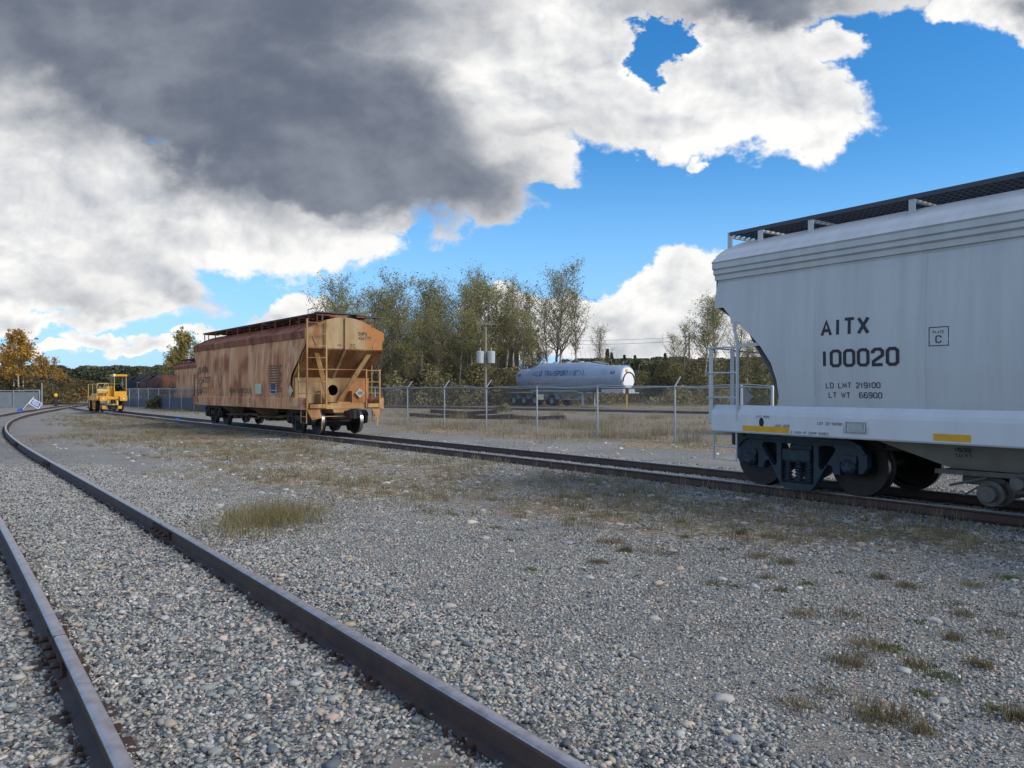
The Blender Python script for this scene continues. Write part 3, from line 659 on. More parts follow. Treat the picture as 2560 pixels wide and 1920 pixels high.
        if not old:                                                                       # pneumatic outlet tubes at the near side
            for (yo_, zo, ro) in ((yc+.12, .44, .125), (yc-.22, .60, .095)):
                g.lathe([(-1.42, 0), (-1.42, ro*.78), (-1.36, ro*.85), (-1.33, ro*.85), (-1.33, ro*1.3), (-1.28, ro*1.3), (-1.28, ro), (-1.12, ro), (-1.12, ro*1.45), (-1.06, ro*1.45), (-1.06, ro*.95), (1.1, ro*.95)], 18, (0, yo_, zo), 0)
                for k in range(6):
                    a = k*1.05; g.lathe([(-1.145, 0), (-1.145, .022), (-1.11, .022)], 6, (0, yo_+ro*1.2*math.cos(a), zo+ro*1.2*math.sin(a)), 0)
            g.tube([(-1.3, yc+.62, .50), (-1.25, yc+.2, .62)], .018, 5); g.tube([(-1.3, yc+.45, .38), (-1.22, yc+.2, .58)], .012, 5); g.tube([(-1.2, yc-.35, .70), (-1.35, yc-.68, .58)], .014, 5)
        g.build('outlet_gate', M['hopperbrown'] if old else M['gatesteel'], T)
    u = MB(); u.tube([(-1.1, ya+2.8, .93), (-1.1, yb-2.8, .93)], .03, 6); u.tube([(-.9, ya+2.0, .88), (-.9, yb-2.4, .88)], .02, 6)
    u.box(-.3, .3, ya+3, yb-3, .92, 1.3); u.build('brake_pipe', M['steel'], T)
    return T
M['gatesteel'] = mat('gate_steel', (.10, .098, .095), .6, col2=(.05, .048, .045), scale=6)
M['hoppershade'] = mat('shaded_hopper_paint', (.24, .235, .22), .6, col2=(.18, .175, .165), scale=3)  # the car's white paint, darkened for the shade underneath

WX, WY, WTH = 5.416, 12.83, 35.0
white = make_hopper('hopper_car', 'clean pale grey covered hopper car with black lettering cut off by the right edge', (WX, WY), WTH, -11.67, 1.33, 1.33, False)
def lettering(parent, items, name, m):
    for it in items:
        b = MB(); write(b, *it[:4], **(it[4] if len(it) > 4 else {})); b.build(name, m, parent)
BW = dict(weight=.20)
lettering(white, [("AITX", .71, .215, side_put(-.745, 2.545), BW), ("100020", 1.13, .215, side_put(-.745, 2.095), BW),
                  ("LD LMT 219100", .82, .072, side_put(-.80, 1.775), dict(weight=.15)), ("LT WT  66900", .80, .072, side_put(-.84, 1.635), dict(weight=.15)),
                  ("PLATE", .14, .034, side_put(-2.345, 2.48), dict(weight=.15)), ("C", .062, .085, side_put(-2.385, 2.36), dict(weight=.17))], 'lettering', M['letters'])
fr = MB()
def frame_rect(mb, put, x0, x1, y0, y1, t):
    for a, b, c, d in ((x0, x1, y0, y0+t), (x0, x1, y1-t, y1), (x0, x0+t, y0+t, y1-t), (x1-t, x1, y0+t, y1-t)):
        mb.add([put(a, c, 0), put(b, c, 0), put(b, d, 0), put(a, d, 0)], [(0, 1, 2, 3)])
frame_rect(fr, side_put(-2.29, 2.315), 0, .255, 0, .25, .011); fr.build('plate_frame', M['letters'], white)
SP = lambda y0, z0, d=.004: (lambda x, y, l: (-1.585-d-l, y0-x, z0+y))
lettering(white, [("LIFT HERE", .25, .034, SP(.395, 1.305), dict(weight=.14)), ("JACK HERE", .28, .034, SP(.06, 1.175), dict(weight=.14)),
                  ("2 INCH HF COMP SHOES", .63, .034, SP(-.235, 1.085), dict(weight=.14)), ("LOT 22-50290", .39, .036, SP(-.69, 1.235), dict(weight=.14))], 'sill_lettering', M['letters'])
for (a, b, z0, z1) in ((.66, -.20, 1.082, 1.172), (-2.36, -2.82, 1.09, 1.18)): y_ = MB(); y_.box(-1.5885, -1.586, b, a, z0, z1); y_.build('reflector', M['stripe'], white)
hl = MB(); pts = [(.045*math.cos(a), .075*math.sin(a)) for a in np.linspace(0, 2*math.pi, 17)[:-1]]
hl.prism([(.30+p[0], 1.232+p[1]+(.0 if abs(p[1]) < .03 else .0)) for p in pts], 0, -1.5875, -1.584); hl.build('lifting_hole', M['steel'], white)
pb = MB()
for a, b, c, d in ((-1.14, -1.44, 1.15, 1.158), (-1.14, -1.44, 1.285, 1.293), (-1.14, -1.148, 1.158, 1.285), (-1.432, -1.44, 1.158, 1.285)): pb.box(-1.605, -1.585, min(a, b), max(a, b), c, d)
pb.box(-1.60, -1.586, -1.40, -1.18, 1.17, 1.275); pb.tube([(-1.612, -1.12, 1.22), (-1.612, -1.12, 1.14), (-1.612, -1.46, 1.14), (-1.612, -1.46, 1.22)], .006, 5)
pb.build('card_holder', M['galv'], white)
lettering(white, [("1632", .20, .045, (lambda x, y, l: (-1.31+(.98-.945-y)*.55-.012-l, -2.50-x, .945+y))), ("CU FT", .20, .04, (lambda x, y, l: (-1.27-.012-l+(.9-.88-y)*.7, -2.50-x, .875+y)))], 'volume_lettering', M['letters'])

RX, RY, RTH = -6.9645, 28.964, 38.5
rust = make_hopper('hopper_car', 'rust streaked tan covered hopper car standing alone on the middle track', (RX, RY), RTH, -1.58, 11.45, 1.58, True)
RS = lambda y0, z0: (lambda x, y, l: (-hw(z0+y)-.016-l, y0-x, z0+y))
lettering(rust, [("SHPX", 1.35, .26, RS(10.55, 2.52), BW), ("454777", 1.75, .26, RS(10.55, 2.05), BW),
                 ("SODIUM CYANIDE SOLID", 2.6, .17, RS(6.3, 1.62), dict(weight=.17)),
                 ("LD LMT 200300", .9, .09, RS(10.2, 1.76)), ("LT WT 62700", .8, .09, RS(10.2, 1.60))], 'lettering', M['faded'])
tb = MB()
for i in range(11):
    ln = 1.25-.12*(i % 3); write(tb, "##########"[:8+i % 3], ln, .045, RS(1.75, 2.62-i*.095), weight=.45)
tb.build('data_panel', M['faded'], rust)
EN = lambda x0, z0: (lambda x, y, l: (x0+x, -1.532-l, z0+y))
lettering(rust, [("SHPX", .34, .115, EN(.52, 3.73), dict(weight=.17)), ("454777", .50, .115, EN(.52, 3.57), dict(weight=.17)), ("1689", .2, .10, (lambda x, y, l: (.96+x, -.60-l, 1.57+y)), dict(weight=.15)),
                 ("SHPX", .14, .035, EN(-.30, 3.33)), ("1 06 012", .22, .035, EN(.16, 3.37)), ("1 0 07", .2, .035, EN(.16, 3.31)), ("CU FT 3000", .26, .035, EN(.16, 3.25))], 'end_lettering', M['letters'])
xb = MB(); xb.box(-1.08, .45, -1.62, -1.25, 4.46, 4.50); xb.box(.75, 1.50, -1.60, -1.2, 4.40, 4.44); xb.tube([(-1.15, -1.6, 4.46), (-1.15, -1.6, 4.62), (-1.15, -.9, 4.62), (-1.15, -.9, 4.46)], .014, 5); xb.bar((1.2, -1.5, 4.05), (1.2, -1.5, 4.40), .04, .04); xb.bar((-.9, -1.55, 4.2), (-.9, -1.55, 4.46), .05, .04)
xb.build('crossover_board', M['grate'], rust)
pl = MB()
def diamond(mb, c, r, put): mb.add([put(c[0]+dx*r, c[1]+dz*r) for dx, dz in ((0, -1), (1, 0), (0, 1), (-1, 0))], [(0, 1, 2, 3)])
pl.prism([(1.06+a*.19, 1.62+b*.19) for a, b in ((0, -1), (1, 0), (0, 1), (-1, 0))], 1, -.595, -.57)
pl.build('placard', M['dullwhite'], rust); pl = MB()
pl.prism([(-.30+a*.19, 1.70+b*.19) for a, b in ((0, -1), (1, 0), (0, 1), (-1, 0))], 0, -1.565, -1.55)
pl.build('placard', M['dullwhite'], rust)
pn = MB(); pn.box(-1.566, -1.55, 2.55, 3.2, 1.58, 1.98); pn.build('notice', mat('pale_green_notice', (.45, .5, .38), .7), rust)
pn = MB(); pn.box(-1.566, -1.55, 1.02, 1.62, 1.58, 2.0); pn.build('notice', M['dullwhite'], rust)
pn = MB(); pn.box(-1.570, -1.567, 1.07, 1.57, 1.74, 1.97); pn.box(-1.570, -1.567, 1.07, 1.57, 1.61, 1.71); pn.build('notice_field', mat('navy_field', (.02, .03, .08), .6), rust)
for (a, b) in ((-.9, -.2), (4.9, 5.6), (10.5, 11.2)): y_ = MB(); y_.box(-1.549, -1.546, a, b, 1.06, 1.15); y_.build('reflector', M['dullstripe'], rust)
gs = MB()
#                                                                                 # corner plates hanging below the end sill
gs.prism([(-1.5, 1.05), (-1.02, 1.05), (-.93, .74), (-1.30, .68)], 1, -1.60, -1.57); gs.build('corner_plate', M['orangecream'], rust); gs = MB(); gs.prism([(1.02, 1.05), (1.38, 1.05), (1.32, .72), (1.27, .40), (1.22, .40), (1.22, .72)], 1, -1.60, -1.57)
gs.build('corner_plate', M['orangecream'], rust); gs = MB(); gs.box(-1.40, -.78, -1.64, -1.595, 1.10, 1.24); gs.build('step_board', M['orangecream'], rust); gs = MB(); gs.box(.84, 1.36, -1.64, -1.595, 1.10, 1.24); gs.build('step_board', M['orangecream'], rust); gs = MB(); gs.prism([(-.55, 1.05), (.1, 1.05), (.0, .93), (-.5, .93)], 1, -1.66, -1.60)
gs.build('striker_plate', M['orangecream'], rust)
cl = MB(); cl.tube([(-1.35, -1.68, .80), (-1.0, -1.70, .80), (.15, -1.70, .80), (.2, -1.72, .9)], .014, 6); cl.tube([(-1.5, -1.62, 2.47), (.8, -1.62, 2.47)], .014, 6)
cl.tube([(-.98, -1.68, .80), (-.98, -1.68, .35)], .014, 5); cl.build('cut_lever', M['orangecream'], rust)

# ------------------------------------------------------------------ tracks
def smooth_line(pts, step=.5):
    p = np.array(pts, float); d = np.r_[0, np.cumsum(np.hypot(*np.diff(p, axis=0).T))]
    # cubic through the points by repeated midpoint averaging of a dense linear line
    t = np.arange(0, d[-1], step); q = np.c_[np.interp(t, d, p[:, 0]), np.interp(t, d, p[:, 1])]
    k = 9
    for _ in range(4):
        e = np.r_[np.repeat(q[:1], k, 0), q, np.repeat(q[-1:], k, 0)]
        e[:k] = q[0]+(q[1]-q[0])*np.arange(-k, 0)[:, None]; e[-k:] = q[-1]+(q[-1]-q[-2])*np.arange(1, k+1)[:, None]
        q = np.stack([np.convolve(e[:, i], np.ones(2*k+1)/(2*k+1), 'valid') for i in (0, 1)], 1)
    return q
TA = smooth_line([(12.9, -15.2), (2.85, -1.6), (-.4, 2.86), (-2.38, 5.55), (-4.64, 8.54), (-7.73, 12.54), (-11.6, 17.54), (-16.14, 23.55), (-20.45, 29.57), (-24.44, 35.6), (-29.18, 43.64), (-33.29, 51.68), (-36.91, 59.7), (-40.35, 67.7), (-43.6, 74.6), (-46.3, 81), (-47.9, 88), (-49.4, 97)])
TB = smooth_line([(26.4, -15.5), (7.17, 10.44), (5.69, 12.45), (4.18, 14.46), (1.86, 17.46), (-.51, 20.47), (-4.51, 25.47), (-8.52, 30.47), (-13.32, 36.47), (-18.09, 42.47), (-24.42, 50.47), (-29.13, 56.46), (-33.76, 62.46), (-38.18, 68.44), (-42.18, 74.4), (-45.3, 80.32), (-47.6, 87), (-49.2, 96), (-50, 110), (-49, 130)])
TC = smooth_line([(-60, 92), (-35, 81.5), (-10.6, 72.2), (1, 64.5), (13.8, 54.5), (30, 40), (48, 22)])
TD = smooth_line([(-67, 127), (-51.05, 103.2), (-35.4, 80), (-17, 52.7)])
def zA(y): return .20-.06*np.clip((y-8)/30, 0, 1)
def near_line(P, L):
    """distance of points P (n,2) to polyline L, with the parameter along it"""
    best = np.full(len(P), 1e9); 
    for a, b in zip(L[:-1:2], L[2::2]):
        d = b-a; t = np.clip(((P-a)@d)/(d@d), 0, 1); best = np.minimum(best, np.hypot(*(P-a-t[:, None]*d).T))
    return best

def offset_line(L, o):
    t = np.gradient(L, axis=0); t /= np.hypot(*t.T)[:, None]; return L+np.c_[t[:, 1], -t[:, 0]]*o
RAILP = [(-.07, -.170), (.07, -.170), (.07, -.158), (.012, -.138), (.009, -.052), (.034, -.036), (.0365, -.012), (.030, -.003), (.018, 0), (-.018, 0), (-.030, -.003), (-.0365, -.012), (-.034, -.036), (-.009, -.052), (-.012, -.138), (-.07, -.158)]
def make_rail(parent, L, off, zf, i0=0, i1=None):
    C = offset_line(L, off)[i0:i1]; t = np.gradient(C, axis=0); t /= np.hypot(*t.T)[:, None]
    nn = np.c_[t[:, 1], -t[:, 0]]; z = np.array([zf(p[1]) for p in C]); m = MB(); k = len(RAILP)
    vs = [(C[i, 0]+nn[i, 0]*a, C[i, 1]+nn[i, 1]*a, z[i]+b) for i in range(len(C)) for a, b in RAILP]
    m.add(vs, []); o = 0
    for j in range(k):
        m.mi = 1 if 6 <= j <= 10 else 0
        for i in range(len(C)-1): m.f.append((i*k+j, i*k+(j+1) % k, (i+1)*k+(j+1) % k, (i+1)*k+j)); m.m.append(m.mi)
    return m.build('rail', [M['railside'], M['railtop']], parent, smooth=True, sharp=50)
def make_track(label, L, zf, tie_rng=None, tie_z=-.17, i0=0, i1=None):
    T = thing('railway_track', label, 'railway track')
    for off in (-.7525, .7525): make_rail(T, L, off, zf, i0, i1)
    t = np.gradient(L, axis=0); t /= np.hypot(*t.T)[:, None]
    if tie_rng:
        tm = MB(); pm = MB()
        for i in range(tie_rng[0], tie_rng[1]):
            c = L[i]; d = t[i]; n = np.array((d[1], -d[0])); z = zf(c[1])+tie_z; j = rnd.choice((-.02, -.02, -.02, .003, .010))
            P = lambda a, b, zz: (c[0]+n[0]*a+d[0]*b, c[1]+n[1]*a+d[1]*b, zz)
            hl_ = 1.28+rnd.uniform(-.05, .05); w = .11
            tm.add([P(a, b, zz) for a in (-hl_, hl_) for b in (-w, w) for zz in (z-.18, z-.012+j)], [(0, 1, 3, 2), (4, 6, 7, 5), (0, 4, 5, 1), (2, 3, 7, 6), (0, 2, 6, 4), (1, 5, 7, 3)])
            for s in (-1, 1):
                r0 = s*.7525
                pm.add([P(r0+a, b, zz) for a in (-.15, .15) for b in (-.09, .09) for zz in (z-.01, z+.004)], [(0, 1, 3, 2), (4, 6, 7, 5), (0, 4, 5, 1), (2, 3, 7, 6), (0, 2, 6, 4), (1, 5, 7, 3)])
                for a in (-.085, .085):
                    for b in (-.05, .05): pm.add([P(r0+a+da, b+db, zz) for da in (-.014, .014) for db in (-.014, .014) for zz in (z, z+.035)], [(0, 1, 3, 2), (4, 6, 7, 5), (0, 4, 5, 1), (2, 3, 7, 6), (0, 2, 6, 4), (1, 5, 7, 3)])
                if i % 2 == 0:                                                              # rail anchors
                    for sd in (-1, 1):
                        pm.add([P(r0+sd*.065+da, .16+db, zz) for da in (-.03, .05*sd) for db in (-.012, .012) for zz in (z-.005, z+.05)], [(0, 1, 3, 2), (4, 6, 7, 5), (0, 4, 5, 1), (2, 3, 7, 6), (0, 2, 6, 4), (1, 5, 7, 3)])
        a = tm.build('tie', M['tie'], T); a['kind'] = 'stuff'
        a = pm.build('tie_plate', M['rustiron'], T); a['kind'] = 'stuff'
    return T
def joint(T, L, off, at, zf, length=.8):
    """a pair of splice bars with bolts where two rails meet"""
    C = offset_line(L, off); i = int(np.argmin(np.hypot(*(C-np.array(at)).T))); c = C[i]; d = L[i+1]-L[i]; d /= np.hypot(*d); n = np.array((d[1], -d[0])); z = zf(c[1])
    m = MB(); P = lambda a, b, zz: (c[0]+n[0]*a+d[0]*b, c[1]+n[1]*a+d[1]*b, z+zz)
    for s in (-1, 1):
        m.add([P(s*a, b, zz) for a, zz in ((.012, -.045), (.040, -.050), (.034, -.13), (.055, -.150), (.012, -.15)) for b in (-length/2, length/2)],
              [(0, 1, 3, 2), (2, 3, 5, 4), (4, 5, 7, 6), (6, 7, 9, 8), (0, 2, 4, 6, 8), (1, 9, 7, 5, 3)])
        for b in (-.3, -.1, .1, .3): m.tube([P(s*.03, b, -.095), P(s*.085, b, -.095)], .02, 6)
    m.add([P(a, b, zz) for a in (-.038, .038) for b in (-.003, .003) for zz in (-.04, .0012)], [(0, 1, 3, 2), (4, 6, 7, 5), (0, 4, 5, 1), (2, 3, 7, 6), (0, 2, 6, 4), (1, 5, 7, 3)])
    return m.build('joint_bar', M['rustiron'], T)
ia = int(np.argmin(np.abs(TA[:, 1]-0))); ib = int(np.argmin(np.abs(TA[:, 1]-40)))
trackA = make_track('curving track with worn shiny rails running past the camera in the foreground', TA, zA, (ia, ib), -.172)
joint(trackA, TA, .7525, (-3.99, 9.0), zA); joint(trackA, TA, -.7525, (-2.76, 4.77), zA); joint(trackA, TA, .7525, (-10.4, 17.3), zA); joint(trackA, TA, .7525, (-15.3, 23.8), zA)
zB = lambda y: .14
ia = int(np.argmin(np.abs(TB[:, 1]+6))); ib = int(np.argmin(np.abs(TB[:, 1]-45)))
trackB = make_track('straight dark railed track that carries the two hopper cars', TB, zB, (ia, ib), -.172)
trackC = make_track('far track running behind the chain link fence in front of the tank trailer', TC, lambda y: .22)
trackD = make_track('siding with standing tank cars beyond the fence', TD, lambda y: .16)

# ------------------------------------------------------------------ the ground
def gz(P):
    P = np.asarray(P, float); dA = near_line(P, TA); dB = near_line(P, TB)
    z = .018*np.sin(P[:, 0]*.7+1)*np.sin(P[:, 1]*.5)+.012*np.sin(P[:, 0]*1.9)*np.sin(P[:, 1]*2.3+2)
    sm = lambda d, a, b: np.clip(1-(d-a)/(b-a), 0, 1)**2*(3-2*np.clip(1-(d-a)/(b-a), 0, 1))
    fa = sm(dA, 1.35, 2.4); za = zA(P[:, 1])-.172+.006*np.sin(P[:, 0]*5)*np.sin(P[:, 1]*4)
    z = z*(1-fa)+za*fa
    fb = sm(dB, 1.2, 2.2); z = z*(1-fb)+(-.035)*fb
    dC = near_line(P, TC); fc = sm(dC, 1.5, 4.0); z = z*(1-fc)+.05*fc
    r = np.hypot(P[:, 0], P[:, 1]); z = z+np.clip((r-140)/400, 0, 1)*3.0*(P[:, 1] > 0)
    return z
def axis_coords(lo, hi, step, far):
    c = list(np.arange(lo, hi+1e-6, step)); s = step
    a = hi
    while a < far: s *= 1.16; a += s; c.append(a)
    s = step; a = lo
    while a > -far: s *= 1.16; a -= s; c.insert(0, a)
    return np.array(c)
gx = axis_coords(-9, 9, .16, 4000); gy = axis_coords(0, 18, .16, 4000)
GX, GY = np.meshgrid(gx, gy); GP = np.c_[GX.ravel(), GY.ravel()]

# --- where the dry grass grows: outlines on the ground
def gp(x, y, z=0.0):
    """a point of the yard seen at pixel x, y of the photograph (2212 wide), at height z"""
    Z = (CZ-z)*F/(y*1.15732-974); return ((x*1.15732-1280)*Z/F, Z)
def inside(P, poly):
    poly = np.array(poly); x, y = P[:, 0], P[:, 1]; r = np.zeros(len(P), bool); n = len(poly)
    for i in range(n):
        a, b = poly[i], poly[i-1]
        c = ((a[1] > y) != (b[1] > y)) & (x < (b[0]-a[0])*(y-a[1])/(b[1]-a[1]+1e-12)+a[0]); r ^= c
    return r
def vnoise(P, sc, seed=0):
    """smooth lattice noise 0..1"""
    q = np.asarray(P)/sc; i = np.floor(q).astype(int); f = q-i; f = f*f*(3-2*f)
    h = lambda a, b: (np.sin(a*127.1+b*311.7+seed*74.7)*43758.5453) % 1
    return (h(i[:, 0], i[:, 1])*(1-f[:, 0])+h(i[:, 0]+1, i[:, 1])*f[:, 0])*(1-f[:, 1])+(h(i[:, 0], i[:, 1]+1)*(1-f[:, 0])+h(i[:, 0]+1, i[:, 1]+1)*f[:, 0])*f[:, 1]
def fbm(P, sc, seed=0): return .5*vnoise(P, sc, seed)+.3*vnoise(P, sc*.45, seed+1)+.2*vnoise(P, sc*.2, seed+2)
BAND = [gp(*p) for p in ((190, 892), (400, 907), (640, 930), (780, 948), (1000, 975), (1300, 1015), (1600, 1058), (1900, 1108), (2212, 1165), (2330, 1190), (2300, 1235), (2000, 1205), (1780, 1180), (1600, 1175), (1420, 1160), (1240, 1140), (1080, 1112), (950, 1085), (820, 1075), (650, 1075), (560, 1060), (540, 1030), (420, 1022), (370, 985), (300, 965), (225, 935), (175, 912))]
def veg(P):
    P = np.asarray(P, float); d = near_line(P, TB)
    s = np.array(BAND); v = inside(P, s).astype(float)
    # soft edge
    for k in range(8):
        a = k*math.pi/4; rr = .55+.04*P[:, 1]; v += inside(P+np.c_[rr*math.cos(a), rr*math.sin(a)], s)
    v = v/9
    dist_right = (P[:, 0]*.777+P[:, 1]*.629)
    v = np.maximum(v, np.clip((dist_right-16.4)/1.6, 0, 1)*.9*(P[:, 1] > 4))               # beyond the middle track
    v = np.maximum(v, np.clip((-(P[:, 0]+.75*P[:, 1])-8)/6, 0, 1)*.9)                       # left of everything
    v = np.where(d < 1.15, np.minimum(v, .12), v); v = np.where((d > 1.15) & (d < 2.3) & (dist_right > 12), np.minimum(v, .10+.5*np.clip((d-1.4), 0, 1)), v)
    v = np.where(near_line(P, TA) < 1.9, 0, v); v = np.where(near_line(P, TC) < 2.0, .15*(v > 0), v)
    return v
VEG = veg(GP)
VEG2 = np.clip(VEG*1.15+(fbm(GP, 1.7, 3)-.56)*2.6*(VEG > .02), 0, 1)
dA_ = near_line(GP, TA)
BAL = np.clip(1-(dA_-1.5)/.9+(fbm(GP, 1.2, 9)-.5)*.9, 0, 1); BAL = np.maximum(BAL, np.clip(1-(near_line(GP, TB)-1.0)/.9, 0, 1)*.8)
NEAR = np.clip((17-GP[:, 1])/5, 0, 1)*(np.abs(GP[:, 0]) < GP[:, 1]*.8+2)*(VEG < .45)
BAL = np.maximum(BAL, ((GP[:, 0]+.75*GP[:, 1]) < 1.2)*np.clip(1-np.hypot(GP[:, 0], GP[:, 1])/30, 0, 1))
def ground_mat():
    m = bpy.data.materials.new('gravel_ground'); m.use_nodes = True; nt = m.node_tree; N, L = nt.nodes, nt.links; b = N['Principled BSDF']
    b.inputs['Roughness'].default_value = .9; b.inputs['Specular IOR Level'].default_value = .15
    g = N.new('ShaderNodeNewGeometry'); P = g.outputs['Position']
    def attr(n): a = N.new('ShaderNodeAttribute'); a.attribute_name = n; return a.outputs['Fac']
    def vor(sc):
        v = N.new('ShaderNodeTexVoronoi'); v.inputs['Scale'].default_value = sc; v.voronoi_dimensions = '2D'; L.new(P, v.inputs['Vector']); return v
    def ramp(x, stops, interp='LINEAR'):
        c = N.new('ShaderNodeValToRGB'); c.color_ramp.interpolation = interp; e = c.color_ramp.elements
        while len(e) < len(stops): e.new(.5)
        for i, (p, q) in enumerate(stops): e[i].position = p; e[i].color = (*q, 1)
        L.new(x, c.inputs[0]); return c.outputs[0]
    def mx(f, a, c, op='MIX'):
        n = N.new('ShaderNodeMix'); n.data_type = 'RGBA'; n.blend_type = op
        if isinstance(f, float): n.inputs[0].default_value = f
        else: L.new(f, n.inputs[0])
        for i, x in ((6, a), (7, c)):
            if isinstance(x, tuple): n.inputs[i].default_value = (*x, 1)
            else: L.new(x, n.inputs[i])
        return n.outputs[2]
    def noise(sc, d=5):
        n = N.new('ShaderNodeTexNoise'); n.inputs['Scale'].default_value = sc; n.inputs['Detail'].default_value = d; L.new(P, n.inputs['Vector']); return n.outputs[0]
    def mth(op, a, c):
        n = N.new('ShaderNodeMath'); n.operation = op
        for i, x in enumerate((a, c)):
            if isinstance(x, float): n.inputs[i].default_value = x
            else: L.new(x, n.inputs[i])
        return n.outputs[0]
    ST = STONE
    v1 = vor(42); v2 = vor(90); 
    def sepx(c): s = N.new('ShaderNodeSeparateColor'); L.new(c, s.inputs[0]); return s.outputs[0]
    coarse = ramp(sepx(v1.outputs['Color']), ST); fine = ramp(sepx(v2.outputs['Color']), ST)
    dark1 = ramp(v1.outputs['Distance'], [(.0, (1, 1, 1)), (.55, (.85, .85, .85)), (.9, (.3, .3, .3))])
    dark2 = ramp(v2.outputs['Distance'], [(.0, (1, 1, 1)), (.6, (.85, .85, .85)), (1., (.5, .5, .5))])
    bal = attr('ballast'); vg = attr('veg')
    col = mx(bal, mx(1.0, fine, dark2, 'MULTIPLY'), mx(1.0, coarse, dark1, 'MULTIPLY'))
    col = mx(attr('near'), col, mx(1.0, col, (.80, .80, .80), 'MULTIPLY'))  # base darkened beneath the laid stones, painting shade into the gaps
    tint = ramp(noise(.35, 4), [(.35, (.86, .87, .88)), (.65, (1.08, 1.05, 1.0))]); col = mx(1.0, col, tint, 'MULTIPLY')
    dirt = ramp(noise(.9, 6), [(.50, (0, 0, 0)), (.66, (.75, .75, .75))]); col = mx(mth('MULTIPLY', sepx(dirt), mth('SUBTRACT', 1.0, bal)), col, mx(.6, col, (.185, .165, .135)))
    thatch = ramp(noise(6, 6), [(.3, (.155, .13, .095)), (.5, (.245, .205, .152)), (.72, (.35, .305, .245))])
    v3 = vor(24); thatch = mx(1.0, thatch, ramp(sepx(v3.outputs['Color']), [(0, (.45, .43, .42)), (.5, (.95, .93, .9)), (.85, (1.35, 1.3, 1.25)), (1, (2.0, 2.0, 2.0))]), 'MULTIPLY')
    tin = ramp(noise(.6, 3), [(.4, (.90, .95, .82)), (.6, (1.08, 1.0, .94))]); thatch = mx(1.0, thatch, tin, 'MULTIPLY')
    f = mth('MULTIPLY', vg, .85); nn = noise(9, 4); f2 = N.new('ShaderNodeMapRange'); f2.interpolation_type = 'SMOOTHSTEP'
    s = mth('ADD', f, mth('ADD', mth('MULTIPLY', mth('SUBTRACT', nn, .5), 1.3), mth('MULTIPLY', mth('SUBTRACT', sepx(v2.outputs['Color']), .5), .35))); L.new(s, f2.inputs[0]); f2.inputs[1].default_value = .25; f2.inputs[2].default_value = .80
    col = mx(f2.outputs[0], col, thatch)
    L.new(col, b.inputs['Base Color'])
    hgt = mth('ADD', mth('MULTIPLY', v1.outputs['Distance'], bal), mth('MULTIPLY', v2.outputs['Distance'], .4))
    bp = N.new('ShaderNodeBump'); bp.inputs['Strength'].default_value = .7; bp.inputs['Distance'].default_value = .02; bp.invert = True
    L.new(hgt, bp.inputs['Height']); L.new(bp.outputs[0], b.inputs['Normal'])
    return m
STONE = [(0.0, (0.042, 0.048, 0.055)), (.18, (0.116, 0.137, 0.152)), (.34, (0.209, 0.228, 0.220)), (.48, (0.278, 0.285, 0.253)), (.64, (0.371, 0.376, 0.365)), (.76, (0.348, 0.279, 0.204)), (.83, (0.232, 0.239, 0.259)), (.90, (0.441, 0.410, 0.363)), (.955, (0.383, 0.279, 0.220)), (1.0, (0.620, 0.604, 0.561))]
nx = len(gx); idx = np.arange(len(GP)).reshape(len(gy), nx)
gf = np.stack([idx[:-1, :-1], idx[:-1, 1:], idx[1:, 1:], idx[1:, :-1]], -1).reshape(-1, 4)
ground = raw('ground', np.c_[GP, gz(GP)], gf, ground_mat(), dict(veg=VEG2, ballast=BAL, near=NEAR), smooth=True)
tag(ground, kind='structure')

# ------------------------------------------------------------------ loose stones (clusters of pebbles laid over the ballast and gravel)
ico_v, ico_f = None, None
def ico(sub):
    bm = bmesh.new(); bmesh.ops.create_icosphere(bm, subdivisions=sub, radius=1.0)
    v = np.array([p.co[:] for p in bm.verts]); f = np.array([[q.index for q in g.verts] for g in bm.faces]); bm.free(); return v, f
def rotmats(n, r):
    q = r.normal(size=(n, 4)); q /= np.linalg.norm(q, axis=1)[:, None]; w, x, y, z = q.T
    return np.stack([1-2*(y*y+z*z), 2*(x*y-z*w), 2*(x*z+y*w), 2*(x*y+z*w), 1-2*(x*x+z*z), 2*(y*z-x*w), 2*(x*z-y*w), 2*(y*z+x*w), 1-2*(x*x+y*y)], -1).reshape(-1, 3, 3)
def pebbles(n, size, r0, r1, sub, seed, flat=.6):
    r = np.random.default_rng(seed); v, f = ico(sub)
    rad = r0+(r1-r0)*r.random(n)**2.2
    bv = v[None]*(1+.22*r.normal(size=(n, len(v), 1)).clip(-1.6, 1.6)*(1 if sub == 1 else .7))
    sc = np.stack([rad*r.uniform(.8, 1.35, n), rad*r.uniform(.7, 1.0, n), rad*r.uniform(.45, .8, n)], -1)
    bv = bv*sc[:, None]
    tilt = r.normal(0, .35, (n, 2)); az = r.uniform(0, 6.283, n)
    ca, sa = np.cos(az), np.sin(az)
    x = bv[..., 0]*ca[:, None]-bv[..., 1]*sa[:, None]; y = bv[..., 0]*sa[:, None]+bv[..., 1]*ca[:, None]; z = bv[..., 2]+x*tilt[:, :1]+y*tilt[:, 1:]
    c = r.uniform(-size/2, size/2, (n, 2)); zz = rad*.25+r.uniform(-.2, .5, n)*rad
    V = np.stack([x+c[:, :1], y+c[:, 1:], z+zz[:, None]], -1).reshape(-1, 3)
    Fc = (f[None]+(np.arange(n)*len(v))[:, None, None]).reshape(-1, 3)
    return V, Fc, np.repeat(r.random(n), len(v))
stone_mat = ramp_mat('stones', STONE, 'tone', .8, spec=.3, bump=.25, bscale=180)
